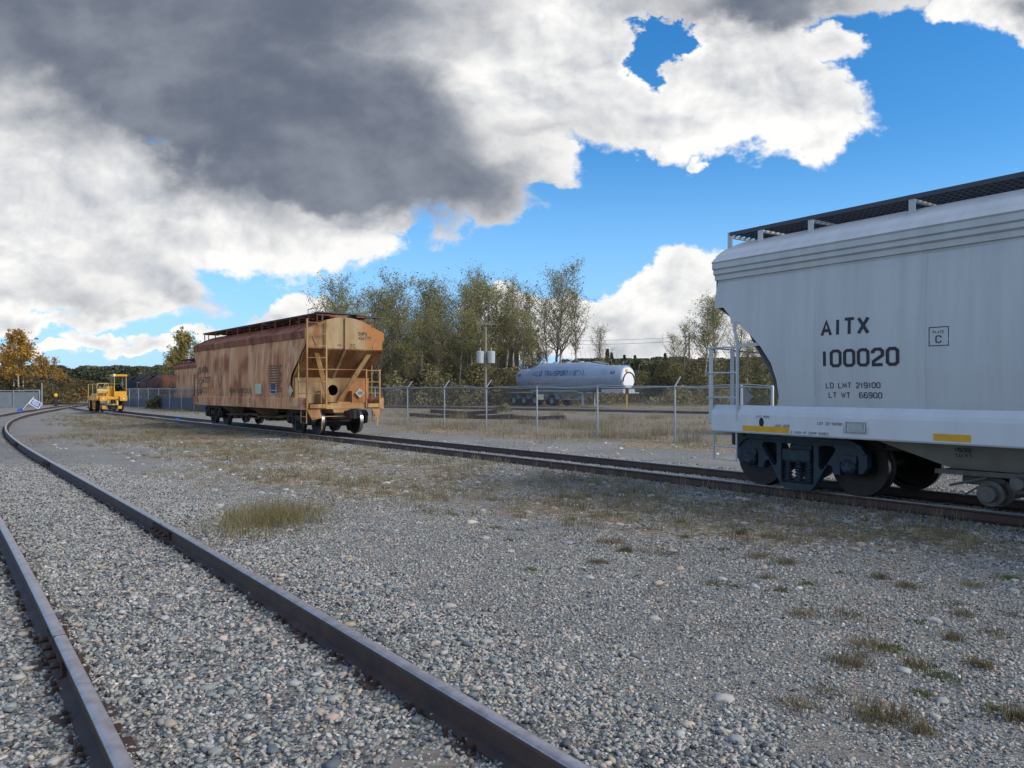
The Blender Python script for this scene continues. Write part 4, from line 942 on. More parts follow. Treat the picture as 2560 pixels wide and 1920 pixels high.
def cluster_kind(name, n, size, r0, r1, sub, variants, seed):
    out = []
    for k in range(variants):
        V, Fc, tn = pebbles(n, size, r0, r1, sub, seed+k)
        out.append(raw('%s_patch' % name, V, Fc, stone_mat, dict(tone=tn), smooth=True, parent='none'))
    return out
def scatter(name, pts, kinds, rotz, scl, label=None):
    """one object: every point carries one of the patch meshes"""
    me = bpy.data.meshes.new(name); pts = np.asarray(pts, np.float32); me.vertices.add(len(pts)); me.vertices.foreach_set('co', pts.ravel())
    for an, av in (('rot', rotz), ('scl', scl)):
        a = me.attributes.new(an, 'FLOAT', 'POINT'); a.data.foreach_set('value', np.asarray(av, np.float32))
    a = me.attributes.new('pick', 'INT', 'POINT'); a.data.foreach_set('value', rng.integers(0, len(kinds), len(pts)).astype(np.int32))
    o = bpy.data.objects.new(name, me); COL.objects.link(o)
    ng = bpy.data.node_groups.new(name+'_scatter', 'GeometryNodeTree')
    ng.interface.new_socket('Geometry', in_out='INPUT', socket_type='NodeSocketGeometry'); ng.interface.new_socket('Geometry', in_out='OUTPUT', socket_type='NodeSocketGeometry')
    N, L = ng.nodes, ng.links; gi = N.new('NodeGroupInput'); go = N.new('NodeGroupOutput')
    g2 = N.new('GeometryNodeGeometryToInstance')
    for k in kinds[::-1]:
        oi = N.new('GeometryNodeObjectInfo'); oi.inputs['Object'].default_value = k; oi.inputs['As Instance'].default_value = True; L.new(oi.outputs['Geometry'], g2.inputs[0])
    # Object Info already yields an instance; join them and pick by number
    jn = N.new('GeometryNodeJoinGeometry')
    for l in list(g2.inputs[0].links): L.new(l.from_socket, jn.inputs[0])
    N.remove(g2)
    ip = N.new('GeometryNodeInstanceOnPoints'); L.new(gi.outputs[0], ip.inputs['Points']); L.new(jn.outputs[0], ip.inputs['Instance'])
    ip.inputs['Pick Instance'].default_value = True
    def named(nm, t):
        n = N.new('GeometryNodeInputNamedAttribute'); n.data_type = t; n.inputs[0].default_value = nm; return n.outputs[0]
    L.new(named('pick', 'INT'), ip.inputs['Instance Index'])
    cx = N.new('ShaderNodeCombineXYZ'); L.new(named('rot', 'FLOAT'), cx.inputs[2])
    e2r = N.new('FunctionNodeEulerToRotation'); L.new(cx.outputs[0], e2r.inputs[0]); L.new(e2r.outputs[0], ip.inputs['Rotation'])
    L.new(named('scl', 'FLOAT'), ip.inputs['Scale']); L.new(ip.outputs[0], go.inputs[0])
    mo = o.modifiers.new('scatter', 'NODES'); mo.node_group = ng
    return o
def jitter_grid(x0, x1, y0, y1, s):
    xs, ys = np.meshgrid(np.arange(x0, x1, s), np.arange(y0, y1, s)); p = np.c_[xs.ravel(), ys.ravel()]; return p+rng.uniform(-s*.3, s*.3, p.shape)
def in_view(P, m=1.0): return (np.abs(P[:, 0]) < P[:, 1]*.70+m) & (P[:, 1] > 2.4)
big = cluster_kind('ballast', 135, .26, .006, .0205, 1, 6, 100); small = cluster_kind('gravel', 120, .20, .003, .0105, 1, 5, 200)
p = jitter_grid(-14, 6, 2.4, 18, .20); p = p[in_view(p)]
d = near_line(p, TA); bz = np.clip(1-(d-1.45)/.8+(fbm(p, 1.2, 9)-.5)*.9, 0, 1); left = (p[:, 0]+.75*p[:, 1]) < 1.9
keep = (((bz > rng.random(len(p))*.9) | left)) & (np.minimum(np.abs(d-.7525), 9) > .0)
p = p[keep]; z = gz(p)
ballast = tag(scatter('ballast_stones', np.c_[p, z-.006], big, rng.uniform(0, 6.28, len(p)), rng.uniform(.8, 1.2, len(p))), kind='stuff')
p = jitter_grid(-8, 13, 2.6, 16, .155); p = p[in_view(p)]
d = near_line(p, TA); keep = ((d > 1.3)) & ((p[:, 0]+.75*p[:, 1]) > 1.5) & (veg(p) < .5) & (rng.random(len(p)) < np.clip(1.5-p[:, 1]/14, .25, 1))
p = p[keep]
gravel = tag(scatter('gravel_stones', np.c_[p, gz(p)-.005], small, rng.uniform(0, 6.28, len(p)), rng.uniform(.8, 1.5, len(p))*(1+p[:, 1]*.02)), kind='stuff')
p = jitter_grid(-16, 12, 8, 30, .27); p = p[in_view(p)]; vv = veg(p); p = p[(vv > .3) & (near_line(p, TB) > 1.0) & ((p[:, 0]*.777+p[:, 1]*.629) < 13.5) & (fbm(p, 1.3, 44) > .40) & (rng.random(len(p)) < np.clip(1.6-p[:, 1]/20, .2, .9))]
tag(scatter('gravel_stones', np.c_[p, gz(p)-.010], small, rng.uniform(0, 6.28, len(p)), rng.uniform(1.2, 2.4, len(p))), kind='stuff')
p = jitter_grid(-26, 10, 8.5, 42, .24); d = near_line(p, TB); p = p[(d < 2.2) & (d > .0)]; dr = p[:, 0]*.777+p[:, 1]*.629
d = near_line(p, TB); p = p[(d < 1.15) | (dr > 12.5) | (rng.random(len(p)) < .3)]
ballast2 = tag(scatter('ballast_stones', np.c_[p, gz(p)-.006], big, rng.uniform(0, 6.28, len(p)), rng.uniform(.9, 1.5, len(p))), kind='stuff')
# scattered pale cobbles
p = np.c_[rng.uniform(-16, 12, 900), rng.uniform(4, 26, 900)]; p = p[in_view(p) & (near_line(p, TA) > 1.6) & (near_line(p, TB) > 1.3)]
v, f = ico(2); n = len(p); rr = np.random.default_rng(3); rad = rr.uniform(.015, .05, n)*(1+.3*(p[:, 1] > 10))
bv = v[None]*(1+.14*rr.normal(size=(n, len(v), 1)))*np.stack([rad*1.3, rad, rad*.55], -1)[:, None]; az = rr.uniform(0, 6.28, n); ca, sa = np.cos(az)[:, None], np.sin(az)[:, None]
V = np.stack([bv[..., 0]*ca-bv[..., 1]*sa+p[:, :1], bv[..., 0]*sa+bv[..., 1]*ca+p[:, 1:], bv[..., 2]+gz(p)[:, None]+.004], -1).reshape(-1, 3)
cob = raw('cobbles', V, (f[None]+(np.arange(n)*len(v))[:, None, None]).reshape(-1, 3), stone_mat, dict(tone=np.repeat(rr.uniform(.45, 1, n), len(v))), smooth=True); tag(cob, kind='stuff')
p = np.c_[rng.uniform(-9, 3, 1500), rng.uniform(2.5, 11, 1500)]; p = p[in_view(p) & (near_line(p, TA) < 1.8) & (np.abs(near_line(p, TA)-.7525) > .10)]; n = len(p); rad = rr.uniform(.016, .036, n)
bv = v[None]*(1+.12*rr.normal(size=(n, len(v), 1)))*np.stack([rad*1.25, rad, rad*.55], -1)[:, None]; az = rr.uniform(0, 6.28, n); ca, sa = np.cos(az)[:, None], np.sin(az)[:, None]
V = np.stack([bv[..., 0]*ca-bv[..., 1]*sa+p[:, :1], bv[..., 0]*sa+bv[..., 1]*ca+p[:, 1:], bv[..., 2]+gz(p)[:, None]+.010], -1).reshape(-1, 3)
cob = raw('cobbles', V, (f[None]+(np.arange(n)*len(v))[:, None, None]).reshape(-1, 3), stone_mat, dict(tone=np.repeat(rr.uniform(.05, .97, n), len(v))), smooth=True); tag(cob, kind='stuff')

# ------------------------------------------------------------------ dry grass
def blades(P, n_per, h0, h1, spread, lean, seed, w=.004, hscale=None):
    """thin bent blades in little bunches standing on the points P"""
    r = np.random.default_rng(seed); n = len(P)*n_per
    b = np.repeat(P, n_per, 0)+r.normal(0, spread, (n, 2)); z = np.repeat(gz(P), n_per)
    h = h0+(h1-h0)*r.random(n)**1.5
    if hscale is not None: h = h*np.repeat(hscale, n_per)
    a = r.uniform(0, 6.283, n); dx, dy = np.cos(a), np.sin(a); px, py = -dy*w, dx*w; ln = lean*h*r.uniform(.2, 1.3, n)
    v = np.empty((n, 5, 3))
    v[:, 0] = np.c_[b[:, 0]-px, b[:, 1]-py, z-.01]; v[:, 1] = np.c_[b[:, 0]+px, b[:, 1]+py, z-.01]
    m = b+np.c_[dx, dy]*(ln*.35)[:, None]
    v[:, 2] = np.c_[m[:, 0]-px*.8, m[:, 1]-py*.8, z+h*.6]; v[:, 3] = np.c_[m[:, 0]+px*.8, m[:, 1]+py*.8, z+h*.6]
    t = b+np.c_[dx, dy]*ln[:, None]; v[:, 4] = np.c_[t, z+h]
    o = np.arange(n)*5
    f = np.concatenate([np.stack([o, o+1, o+3], -1), np.stack([o, o+3, o+2], -1), np.stack([o+2, o+3, o+4], -1)])
    return v.reshape(-1, 3), f, np.repeat(np.clip(np.repeat(r.random(len(P)), n_per)*.6+r.random(n)*.4, 0, 1), 5)
GRASS = [(0, (.13, .115, .060)), (.3, (.20, .165, .090)), (.6, (.29, .235, .145)), (.85, (.38, .315, .21)), (1, (.48, .42, .31))]
grass_mat = ramp_mat('dry_grass', GRASS, 'tone', .85, trans=.40)
GREEN = [(0, (.12, .11, .045)), (.35, (.20, .175, .075)), (.7, (.29, .235, .12)), (1, (.42, .34, .20))]
green_mat = ramp_mat('olive_grass', GREEN, 'tone', .85, trans=.40)
allv, allf, allt, off = [], [], [], 0
def put_grass(P, *a, **k):
    global off
    if len(P) == 0: return
    v, f, t = blades(P, *a, **k); allv.append(v); allf.append(f+off); allt.append(t); off += len(v)
p = np.c_[rng.uniform(-46, 15, 200000), rng.uniform(7, 62, 200000)]; p = p[in_view(p, 2)]
q = veg(p); dr = p[:, 0]*.777+p[:, 1]*.629; nz_ = fbm(p, 1.6, 21); keep = (rng.random(len(p)) < q*np.clip((nz_-.36)*4.2, 0.02, 1)) & (near_line(p, TB) > .9) & (dr < 12.2+1.2); p = p[keep][:34000]
put_grass(p[::2], 6, .025, .14, .05, .7, 1, .003, np.clip(.5+fbm(p[::2], 2, 5), .4, 1.3))
p2 = p[1::4][:7500]; put_grass(p2, 26, .03, .13, .055, .9, 21, .0036, np.clip(.3+1.1*rng.random(len(p2))*fbm(p2, 1.1, 8)*1.8, .35, 1.5))
# verge beyond the middle track and behind the fence
p = np.c_[rng.uniform(-60, 26, 70000), rng.uniform(14, 95, 70000)]; p = p[in_view(p, 2)]; dr = p[:, 0]*.777+p[:, 1]*.629
keep = (dr > 15.6) & (near_line(p, TC) > 2.6) & (rng.random(len(p)) < np.clip((fbm(p, 3.2, 31)-.46)*4.5, .0, 1)) & (rng.random(len(p)) < np.clip((dr-15.3)/2.4, 0, 1)); p = p[keep][:14000]
put_grass(p, 6, .05, .30, .14, .6, 2, .006)
q = [gp(x, y) for x, y in ((1235, 925), (1270, 930), (1140, 915), (1390, 948), (1440, 940), (1500, 955), (1340, 905), (1200, 900), (1090, 905), (1000, 905), (940, 897), (1420, 905), (1310, 945))]
p = np.concatenate([np.array(a)+rng.normal(0, .35, (26, 2)) for a in q]); put_grass(p, 9, .12, .62, .12, .6, 41, .006)
p = np.c_[rng.uniform(-6, 12, 9000), rng.uniform(3.5, 17, 9000)]; p = p[in_view(p) & (near_line(p, TA) > 1.9) & (near_line(p, TB) > 1.2) & (fbm(p, 1.5, 63) > .53) & ((p[:, 0]+.75*p[:, 1]) > 3.5)]
wv, wf, wt = blades(p[:1500], 7, .015, .06, .05, 1.0, 71, .0022); wd = raw('dry_weeds', wv, wf, ramp_mat('thatch_weed', [(0, (.06, .052, .032)), (.5, (.12, .10, .065)), (1, (.24, .20, .14))], 'tone', .9, trans=.2), dict(tone=wt)); tag(wd, kind='stuff')
# along both sides of the middle track
t_ = rng.uniform(0, 1, 2600); i_ = (t_*(len(TB)-60)).astype(int)+20; o_ = np.where(rng.random(2600) < .8, rng.uniform(-1.6, -.86, 2600), rng.uniform(.9, 1.7, 2600))
tt = np.gradient(TB, axis=0); tt /= np.hypot(*tt.T)[:, None]; p = TB[i_]+np.c_[tt[i_, 1], -tt[i_, 0]]*o_[:, None]+rng.normal(0, .1, (2600, 2)); p = p[in_view(p, 2)]; p = p[fbm(p, 1.3, 77) > .44]
put_grass(p, 5, .06, .30, .04, .55, 3, .0028)
p = np.c_[rng.uniform(-75, -22, 16000), rng.uniform(38, 110, 16000)]; p = p[((p[:, 0]+.75*p[:, 1]) < -6) & (near_line(p, TA) > 1.5) & (near_line(p, TB) > 1.5)]; put_grass(p[:6000], 6, .1, .45, .15, .6, 8, .009)
p = TA[40:150:1]+rng.normal(0, .5, (110, 2)); 
gr = raw('dry_grass', np.concatenate(allv), np.concatenate(allf), grass_mat, dict(tone=np.concatenate(allt))); tag(gr, kind='stuff')
# the tall clump beside the foreground rail and the lower clumps farther up
def clump(name, label, outline, n, npb, h0, h1, seed, m=green_mat, sp=.03, w=.0035, cat='grass clump', group=None):
    poly = [gp(*q) for q in outline]; a = np.array(poly); r = np.random.default_rng(seed)
    c = a.mean(0); ext = (a.max(0)-a.min(0))/2
    P = c+r.normal(0, .36, (n*2, 2))*ext; P = P[fbm(P, .5, seed) > .36][:n]
    rel = np.hypot(*((P-c)/ext).T)
    v, f, t = blades(P, npb, h0, h1, sp, .85, seed, w, np.clip(1.15-.85*rel, .16, 1)*(.35+.65*r.random(len(P)))); v = v-np.array([c[0], c[1], 0])
    o = raw(name, v, f, m, dict(tone=t)); o.location = (c[0], c[1], 0); return tag(o, label, cat, group)
clump('grass_clump', 'tallest tawny olive grass clump, just right of the foreground rail', ((466, 1105), (500, 1085), (560, 1078), (640, 1098), (712, 1128), (700, 1150), (660, 1178), (580, 1195), (520, 1185), (470, 1150)), 520, 9, .04, .42, 11, sp=.08, w=.0026)
clump('grass_clump', 'olive grass clump beside the bend of the curving track', ((88, 940), (130, 932), (170, 940), (168, 956), (120, 966), (92, 962)), 170, 6, .06, .30, 12, m=grass_mat, w=.006, sp=.16)
clump('grass_clump', 'small low grass clump right of the one by the bend', ((238, 948), (270, 944), (300, 950), (296, 962), (255, 964)), 80, 6, .05, .22, 13, m=grass_mat, w=.006, sp=.16)

# single weed tufts in the gravel on the right
def tuft_mesh(seed, n, h, m, spread=.05):
    r = np.random.default_rng(seed); v, f, t = blades(np.zeros((1, 2))+0., n, h*.3, h, spread, .9, seed, .0022); v[:, 2] -= gz(np.zeros((1, 2)))[0]
    o = raw('weed_tuft', v, f, m, dict(tone=t), parent='none'); return o.data
weed_mat = ramp_mat('dry_weed', [(0, (.065, .060, .030)), (.4, (.115, .10, .052)), (.75, (.18, .145, .085)), (1, (.28, .22, .14))], 'tone', .85, trans=.3)
leafy_mat = ramp_mat('green_weed', [(0, (.045, .070, .022)), (.6, (.085, .12, .035)), (1, (.15, .16, .06))], 'tone', .8, trans=.3)
TUFTS = [tuft_mesh(50+i, 120+30*i, (.045, .09, .06, .12, .05, .075, .04, .10)[i], leafy_mat if i in (2, 6) else weed_mat, (.05, .04, .06, .05, .09, .07, .05, .08)[i]) for i in range(8)]
spots = [(1122, 1142, 1.0), (1235, 1122, 1.0), (1100, 1165, 1), (1350, 1190, 1.3), (1440, 1195, 1.2), (1320, 1170, 1.6), (1148, 1230, 1.1), (1290, 1215, .9), (1545, 1262, 1.6), (1655, 1250, 1.1), (1745, 1265, 1.2), (1690, 1280, .8),
 (1830, 1330, 1.5), (1735, 1330, 1.1), (1590, 1268, .8), (1960, 1268, 1.1), (2060, 1305, 1.5), (2080, 1330, 1.3), (1985, 1345, .9), (2060, 1380, 1.1), (2150, 1370, 1.2), (1880, 1395, 1.6), (1925, 1400, 1.4), (1830, 1435, 1.3), (1860, 1415, 1.0),
 (1980, 1440, 1.5), (2030, 1465, 1.3), (2120, 1440, 1.2), (1790, 1500, 1.0), (1725, 1530, 1.1), (1990, 1505, 1.0), (1910, 1560, 1.6), (1880, 1555, 1.1), (1995, 1590, 1.2), (2150, 1540, 1.1), (2200, 1560, 1.5), (2200, 1330, 1.0), (1640, 1200, 1.4), (1560, 1185, 1.3), (1700, 1215, 1.2), (1820, 1240, 1.2), (1900, 1250, 1.5), (1480, 1160, 1.2), (1600, 1155, 1.2), (1400, 1140, 1.2), (2100, 1265, 1.1), (2180, 1250, 1.3), (1070, 1140, .8), (1030, 1115, .8), (980, 1110, .9)]
for i, (x, y, s) in enumerate(spots):
    q = gp(x, y); o = bpy.data.objects.new('weed_tuft', TUFTS[i % 8]); COL.objects.link(o); o.location = (q[0], q[1], float(gz(np.array([q]))[0])); o.rotation_euler = (0, 0, i*1.7); s *= .72; o.scale = (s, s, s*.85)
    tag(o, 'small dry weed tuft growing in the grey gravel right of the foreground rail', 'weed', 'weed tufts scattered in the gravel')

# ------------------------------------------------------------------ chain link fences
def fence(name, label, pts, h, arms=(), mesh_step=.085, sheet=False, thick_last=True, so=(.08, .11), smat='sheet'):
    """pts: post feet; wire mesh of crossing diagonals, wavy top pipe, posts, leaning arms"""
    T = thing(name, label, 'fence', (pts[0][0], pts[0][1], 0)); o = np.array(pts[0]); P = np.array(pts)-o
    z0 = gz(np.array(pts))
    for i, (q, z) in enumerate(zip(P, z0)):
        m = MB(); r = .05 if thick_last and i in (0, len(P)-1) else .033
        m.lathe([(z-.2, r), (z+h+.03, r), (z+h+.06, r*.6), (z+h+.06, 0)], 8, (q[0], q[1], 0), 2)
        pm = m.build('post', M['galv'], T, smooth=True)
        if i in arms:
            a = MB(); a.bar((q[0], q[1], z+h+.04), (q[0]+.22, q[1]+.18, z+h+.36), .05, .03); a.build('barbed_arm', M['galv'], pm)
    rail = MB(); rp = []
    for i in range(len(P)-1):
        for k in range(4):
            t = k/4; rp.append((*(P[i]+(P[i+1]-P[i])*t), z0[i]+(z0[i+1]-z0[i])*t+h+.02*math.sin(k*1.6+i)))
    rp.append((*P[-1], z0[-1]+h)); rail.tube(rp, .026, 6); rail.tube([(x+.03, y+.03, z+.05+.035*math.sin(i*1.1)) for i, (x, y, z) in enumerate(rp)], .016, 5)
    rail.build('top_rail', M['galv'], T, smooth=True)
    seg = np.r_[0, np.cumsum(np.hypot(*np.diff(P, axis=0).T))]; Lt = seg[-1]; at = lambda s: np.stack([np.interp(s, seg, P[:, 0]), np.interp(s, seg, P[:, 1])], -1); zt = lambda s: np.interp(s, seg, z0)
    n = int((Lt+h)/mesh_step); vs, fs = [], []
    s0 = np.arange(-int(h/mesh_step), int(Lt/mesh_step))*mesh_step
    for sgn in (1, -1):
        a = s0 if sgn > 0 else s0+h; b = a+sgn*h; za, zb_ = np.zeros(len(a)), np.full(len(a), h)
        lo, hi = np.clip(a, 0, Lt), np.clip(b, 0, Lt); ta = (lo-a)/(b-a); tb = (hi-a)/(b-a); ok = np.abs(tb-ta) > .02; lo, hi, ta, tb = lo[ok], hi[ok], ta[ok], tb[ok]
        pa, pb = at(lo), at(hi); A = np.c_[pa, zt(lo)+.04+ta*h]; B = np.c_[pb, zt(hi)+.04+tb*h]; w = .0026
        d = B-A; d /= np.linalg.norm(d, axis=1)[:, None]; nrm = np.array([.63, .777, 0.]); e = np.cross(d, nrm); e /= np.linalg.norm(e, axis=1)[:, None]
        k0 = sum(len(x) for x in vs); m = len(A)
        vs.append(np.stack([A-e*w, A+e*w, A+nrm*w*1.5, B-e*w, B+e*w, B+nrm*w*1.5], 1).reshape(-1, 3)); q = k0+np.arange(m)*6
        fs.append(np.concatenate([np.stack([q, q+1, q+4, q+3], -1), np.stack([q+1, q+2, q+5, q+4], -1), np.stack([q+2, q, q+3, q+5], -1)]))
    w = raw('wire_mesh', np.concatenate(vs), np.concatenate(fs), M['wire'], parent=T)
    if sheet:
        m = MB(); m.grid([[(q[0]+so[0], q[1]+so[1], z+a) for q, z in zip(P, z0)] for a in (.05, sheet)]); m.build('added_sheet', M[smat], T)  # added sheet: dark for shade under the cars behind, pale for dense mesh
    return T
FP = [(7.75, 22.9), (5.42, 25.6), (3.10, 27.9), (1.0, 30.8), (-1.13, 34.0), (-3.2, 36.4), (-5.3, 39.0)]
d_ = np.array((-.655, .755))
for k in range(5): FP.append(tuple(np.array(FP[-1])+d_*3.15))
FQ = [FP[-1]]
for k in range(14): FQ.append(tuple(np.array(FQ[-1])+d_*3.15))
fence('chain_link_fence', 'long grey chain link fence running behind the middle track', FP, 1.82, arms=(1, 4, 5, 6))
fence('chain_link_fence', 'chain link fence with shade under the cars behind added as a low dark blue screen between mover and rusty hopper car', FQ, 1.82, sheet=1.05)
FL = [(-47.6, 77.5), (-48.6, 75.0), (-49.4, 72.0), (-50.2, 69.0), (-51, 66), (-52, 63)]
fence('chain_link_fence', 'short chain link fence with an added blue sheet for its dense mesh at the far left edge', FL, 1.65, sheet=1.5, so=(-.12, .03), smat='palesheet')
q = MB(); q.lathe([(-.1, .06), (2.4, .06), (2.4, 0)], 8, (0, 0, 0), 2)
o = q.build('gate_post', M['galv'], None, (-46.2, 75.6, 0)); tag(o, 'tall pale gate post standing beside the left fence end', 'post')

# ------------------------------------------------------------------ yellow railcar mover
def mover():
    T = thing('railcar_mover', 'yellow railcar mover with a glazed cab on the middle track', 'railcar mover', (-29.2, 56.1, .0), R(38)); T.scale = (.83, .83, 1.0)
    z = .14; Y = M['yellow']
    b = MB(); b.box(-1.15, 1.15, .15, 4.6, .95, 1.25); b.box(-1.2, 1.2, .0, .25, 1.02, 1.22); b.build('chassis', Y, T, bevel=.02)
    b = MB(); b.box(-.35, .38, .5, 3.9, 1.25, 1.98); b.box(-1.0, -.35, .8, 3.8, 1.25, 1.45); b.build('engine_hood', Y, T, bevel=.03)
    b = MB()
    b.box(.2, 1.2, -.02, .12, 1.22, 1.62); b.box(.2, 1.2, 1.5, 1.6, 1.22, 1.7)
    for x in (.20, 1.15):
        for y in (.0, 1.53): b.box(x, x+.05, y, y+.05, 1.62, 2.72)
    b.box(.15, 1.25, -.06, 1.66, 2.72, 2.86); b.box(.2, .25, .05, 1.53, 1.3, 1.9); b.box(1.15, 1.2, .05, 1.53, 1.3, 1.9)
    cab = b.build('cab', Y, T, bevel=.02)
    b = MB(); b.box(.26, 1.14, .01, .03, 1.64, 2.70); b.box(.215, .23, .08, 1.5, 1.92, 2.70); b.box(1.165, 1.18, .08, 1.5, 1.92, 2.70); b.box(.26, 1.14, 1.54, 1.56, 1.72, 2.70); b.build('cab_window', M['glass'], cab)
    b = MB(); b.box(.5, .9, .75, 1.2, 1.5, 1.6); b.box(.5, .9, 1.15, 1.25, 1.5, 2.1); b.box(.72, .95, .4, .6, 1.62, 1.95); b.build('seat', M['rubber'], cab, bevel=.03)
    b = MB(); b.box(.13, .3, -.1, .3, 2.70, 2.90); b.build('roof_lamp', M['tag'], cab, bevel=.02)
    b = MB(); b.lathe([(-1.0, 0), (-1.0, .17), (-.5, .19), (-.5, .15), (-.2, .15)], 14, (0, .55, 1.62), 0); b.build('air_tank', M['paleyellow'], T, smooth=True)
    b = MB(); b.lathe([(1.92, .05), (2.08, .12), (2.14, .12), (2.14, 0)], 10, (-.55, 1.1, 0), 2); b.tube([(-.45, .9, 1.5), (-.45, .9, 2.0)], .04, 6); b.build('exhaust', M['steel'], T)
    for (x0, x1) in ((-.98, -.42), (.62, 1.2)): b = MB(); b.box(x0, x1, -.28, .1, .92, 1.28); b.build('lamp_box', Y, T, bevel=.02)
    for x in (-.7, .92): b = MB(); b.box(x-.07, x+.07, -.295, -.28, 1.07, 1.13); b.build('headlamp', M['signwhite'], T)
    b = MB(); b.box(-.36, .5, -.15, .2, .62, .95); b.box(-.2, -.08, -.28, -.1, .6, .95); b.box(.34, .46, -.28, -.1, .6, .95); b.build('coupler_mount', M['paleyellow'], T, bevel=.02)
    coupler(T, -.1, -1, M['steel'])
    b = MB(); b.prism([(-.3, .62), (.4, .62), (.3, .30), (-.2, .30)], 1, -.1, .35); b.build('hitch_frame', M['steel'], T)
    b = MB()
    for x in (-1.1, -.55): b.tube([(x, .3, 1.25), (x, .3, 2.05), (x+.1, .3, 2.18)], .02, 6)
    b.tube([(-1.1, .3, 2.05), (-1.05, .3, 2.2), (-.25, .3, 2.2), (-.2, .3, 2.05), (-.2, .3, 1.5)], .02, 6); b.tube([(-1.1, .3, 1.7), (-.3, .3, 1.7)], .018, 6)
    b.tube([(-1.1, .3, 2.15), (-1.1, 4.4, 2.15), (-1.1, 4.4, 1.25)], .02, 6); b.tube([(-1.1, 2.3, 2.15), (-1.1, 2.3, 1.25)], .018, 6); b.tube([(.35, 4.4, 1.25), (.35, 4.4, 2.2), (1.1, 4.4, 2.2), (1.1, 4.4, 1.25)], .02, 6)
    b.build('handrail', M['paleyellow'], T)
    for (x, y) in ((-.95, 1.2), (.95, 1.2), (-.95, 3.9), (.95, 3.9)):
        b = MB(); b.mi = 0; b.lathe([(-.18, .30), (-.18, .46), (-.12, .52), (.12, .52), (.18, .46), (.18, .30)], 20, (x, y, z+.52), 0)
        b.mi = 1; b.lathe([(-.16, 0), (-.16, .30), (.16, .30), (.16, 0)], 16, (x, y, z+.52), 0); b.build('road_tyre', [M['rubber'], Y], T, smooth=True)
    for (x, y) in ((-.7525, .15), (.7525, .15), (-.7525, 4.6), (.7525, 4.6)):
        b = MB(); s = 1 if x > 0 else -1; b.lathe([(-s*.07, .12), (-s*.05, .2), (s*.07, .205), (s*.07, 0)], 18, (x, y, z+.205), 0); b.lathe([(-s*.1, .11), (-s*.1, .235), (-s*.07, .235)], 18, (x, y, z+.205), 0)
        b.build('guide_wheel', M['wheel'], T, smooth=True)
    for s in (-1, 1): b = MB(); b.box(s*.62-.16, s*.62+.16, -.22, .05, .34, .56); b.build('guide_block', Y, T, bevel=.02)
    b = MB(); b.box(-1.35, -1.2, .5, 1.0, .35, .4); b.box(-1.35, -1.2, .5, 1.0, .7, .75); b.box(-1.35, -1.32, .5, .55, .35, 1.2); b.box(-1.35, -1.32, .95, 1.0, .35, 1.2); b.build('step', Y, T)
mover()

# ------------------------------------------------------------------ derail sign, wheel blocks, switch stands, marker post
def ground_at(x, y, z=0.0): q = gp(x, y, z); return q
sx, sy = ground_at(46, 890.5)
T = thing('derail_sign', 'blue sign with white border on a leaning white pole beside the bend', 'sign', (sx, sy, .02), R(24)); T.scale = (.82, .82, .82)
b = MB(); b.tube([(0, 0, .1), (1.02, .05, 1.42)], .03, 6); b.build('pole', M['signwhite'], T)
ax = Vector((.80, .05, -.52)).normalized(); up_ = Vector((.52, 0, .80)).normalized(); c0 = Vector((.93, .0, 1.30)); nrm = ax.cross(up_).normalized()
b = MB(); W_, H_ = .95, .62
P_ = lambda a, c, d: tuple(c0+ax*a+up_*(c-.62)+nrm*d)
b.add([P_(a, c, d) for a in (0, W_) for c in (0, H_) for d in (-.01, .01)], [(0, 1, 3, 2), (4, 6, 7, 5), (0, 4, 5, 1), (2, 3, 7, 6), (0, 2, 6, 4), (1, 5, 7, 3)]); pn = b.build('panel', M['signwhite'], T)
b = MB()
for d in (.013,): b.add([P_(a, c, d) for a, c in ((.07, .07), (W_-.07, .07), (W_-.07, H_-.07), (.07, H_-.07))], [(0, 1, 2, 3)])
b.build('blue_field', M['bluepaint'], pn)
b = MB(); write(b, "DERAIL", .6, .17, lambda x, y, l: P_(.17+x, .34+y, .016+l), .26); 
for k, wd in ((0, .62), (1, .5)): write(b, "########"[:7-k], wd, .045, lambda x, y, l: P_(.17+x+.05*k, .25-.09*k+y, .016+l), .8)
b.build('lettering', M['signwhite'], pn)
def derail(x, y, rz, label, h=1.0):
    T = thing('derail_block', label, 'derail block', (x, y, 0), rz); T.scale = (h, h, h); b = MB()
    b.prism([(-.32, -.02), (.34, -.02), (.30, .16), (.12, .30), (-.10, .32), (-.26, .18)], 0, -.12, .14); b.build('wedge', M['bluepaint'], T, bevel=.02)
    b = MB(); b.box(-.45, .30, -.20, .22, -.06, .02); b.tube([(.1, 0, .25), (.3, 0, .42)], .025, 6); b.build('base_plate', M['bluepaint'], T)
derail(sx+.05, sy-.25, R(20), 'bright blue derail block at the foot of the leaning sign')
q = np.array(ground_at(381, 903.5, .2)); derail(q[0], q[1], R(38), 'small blue derail block on the rail between mover and rusty hopper car', .62)
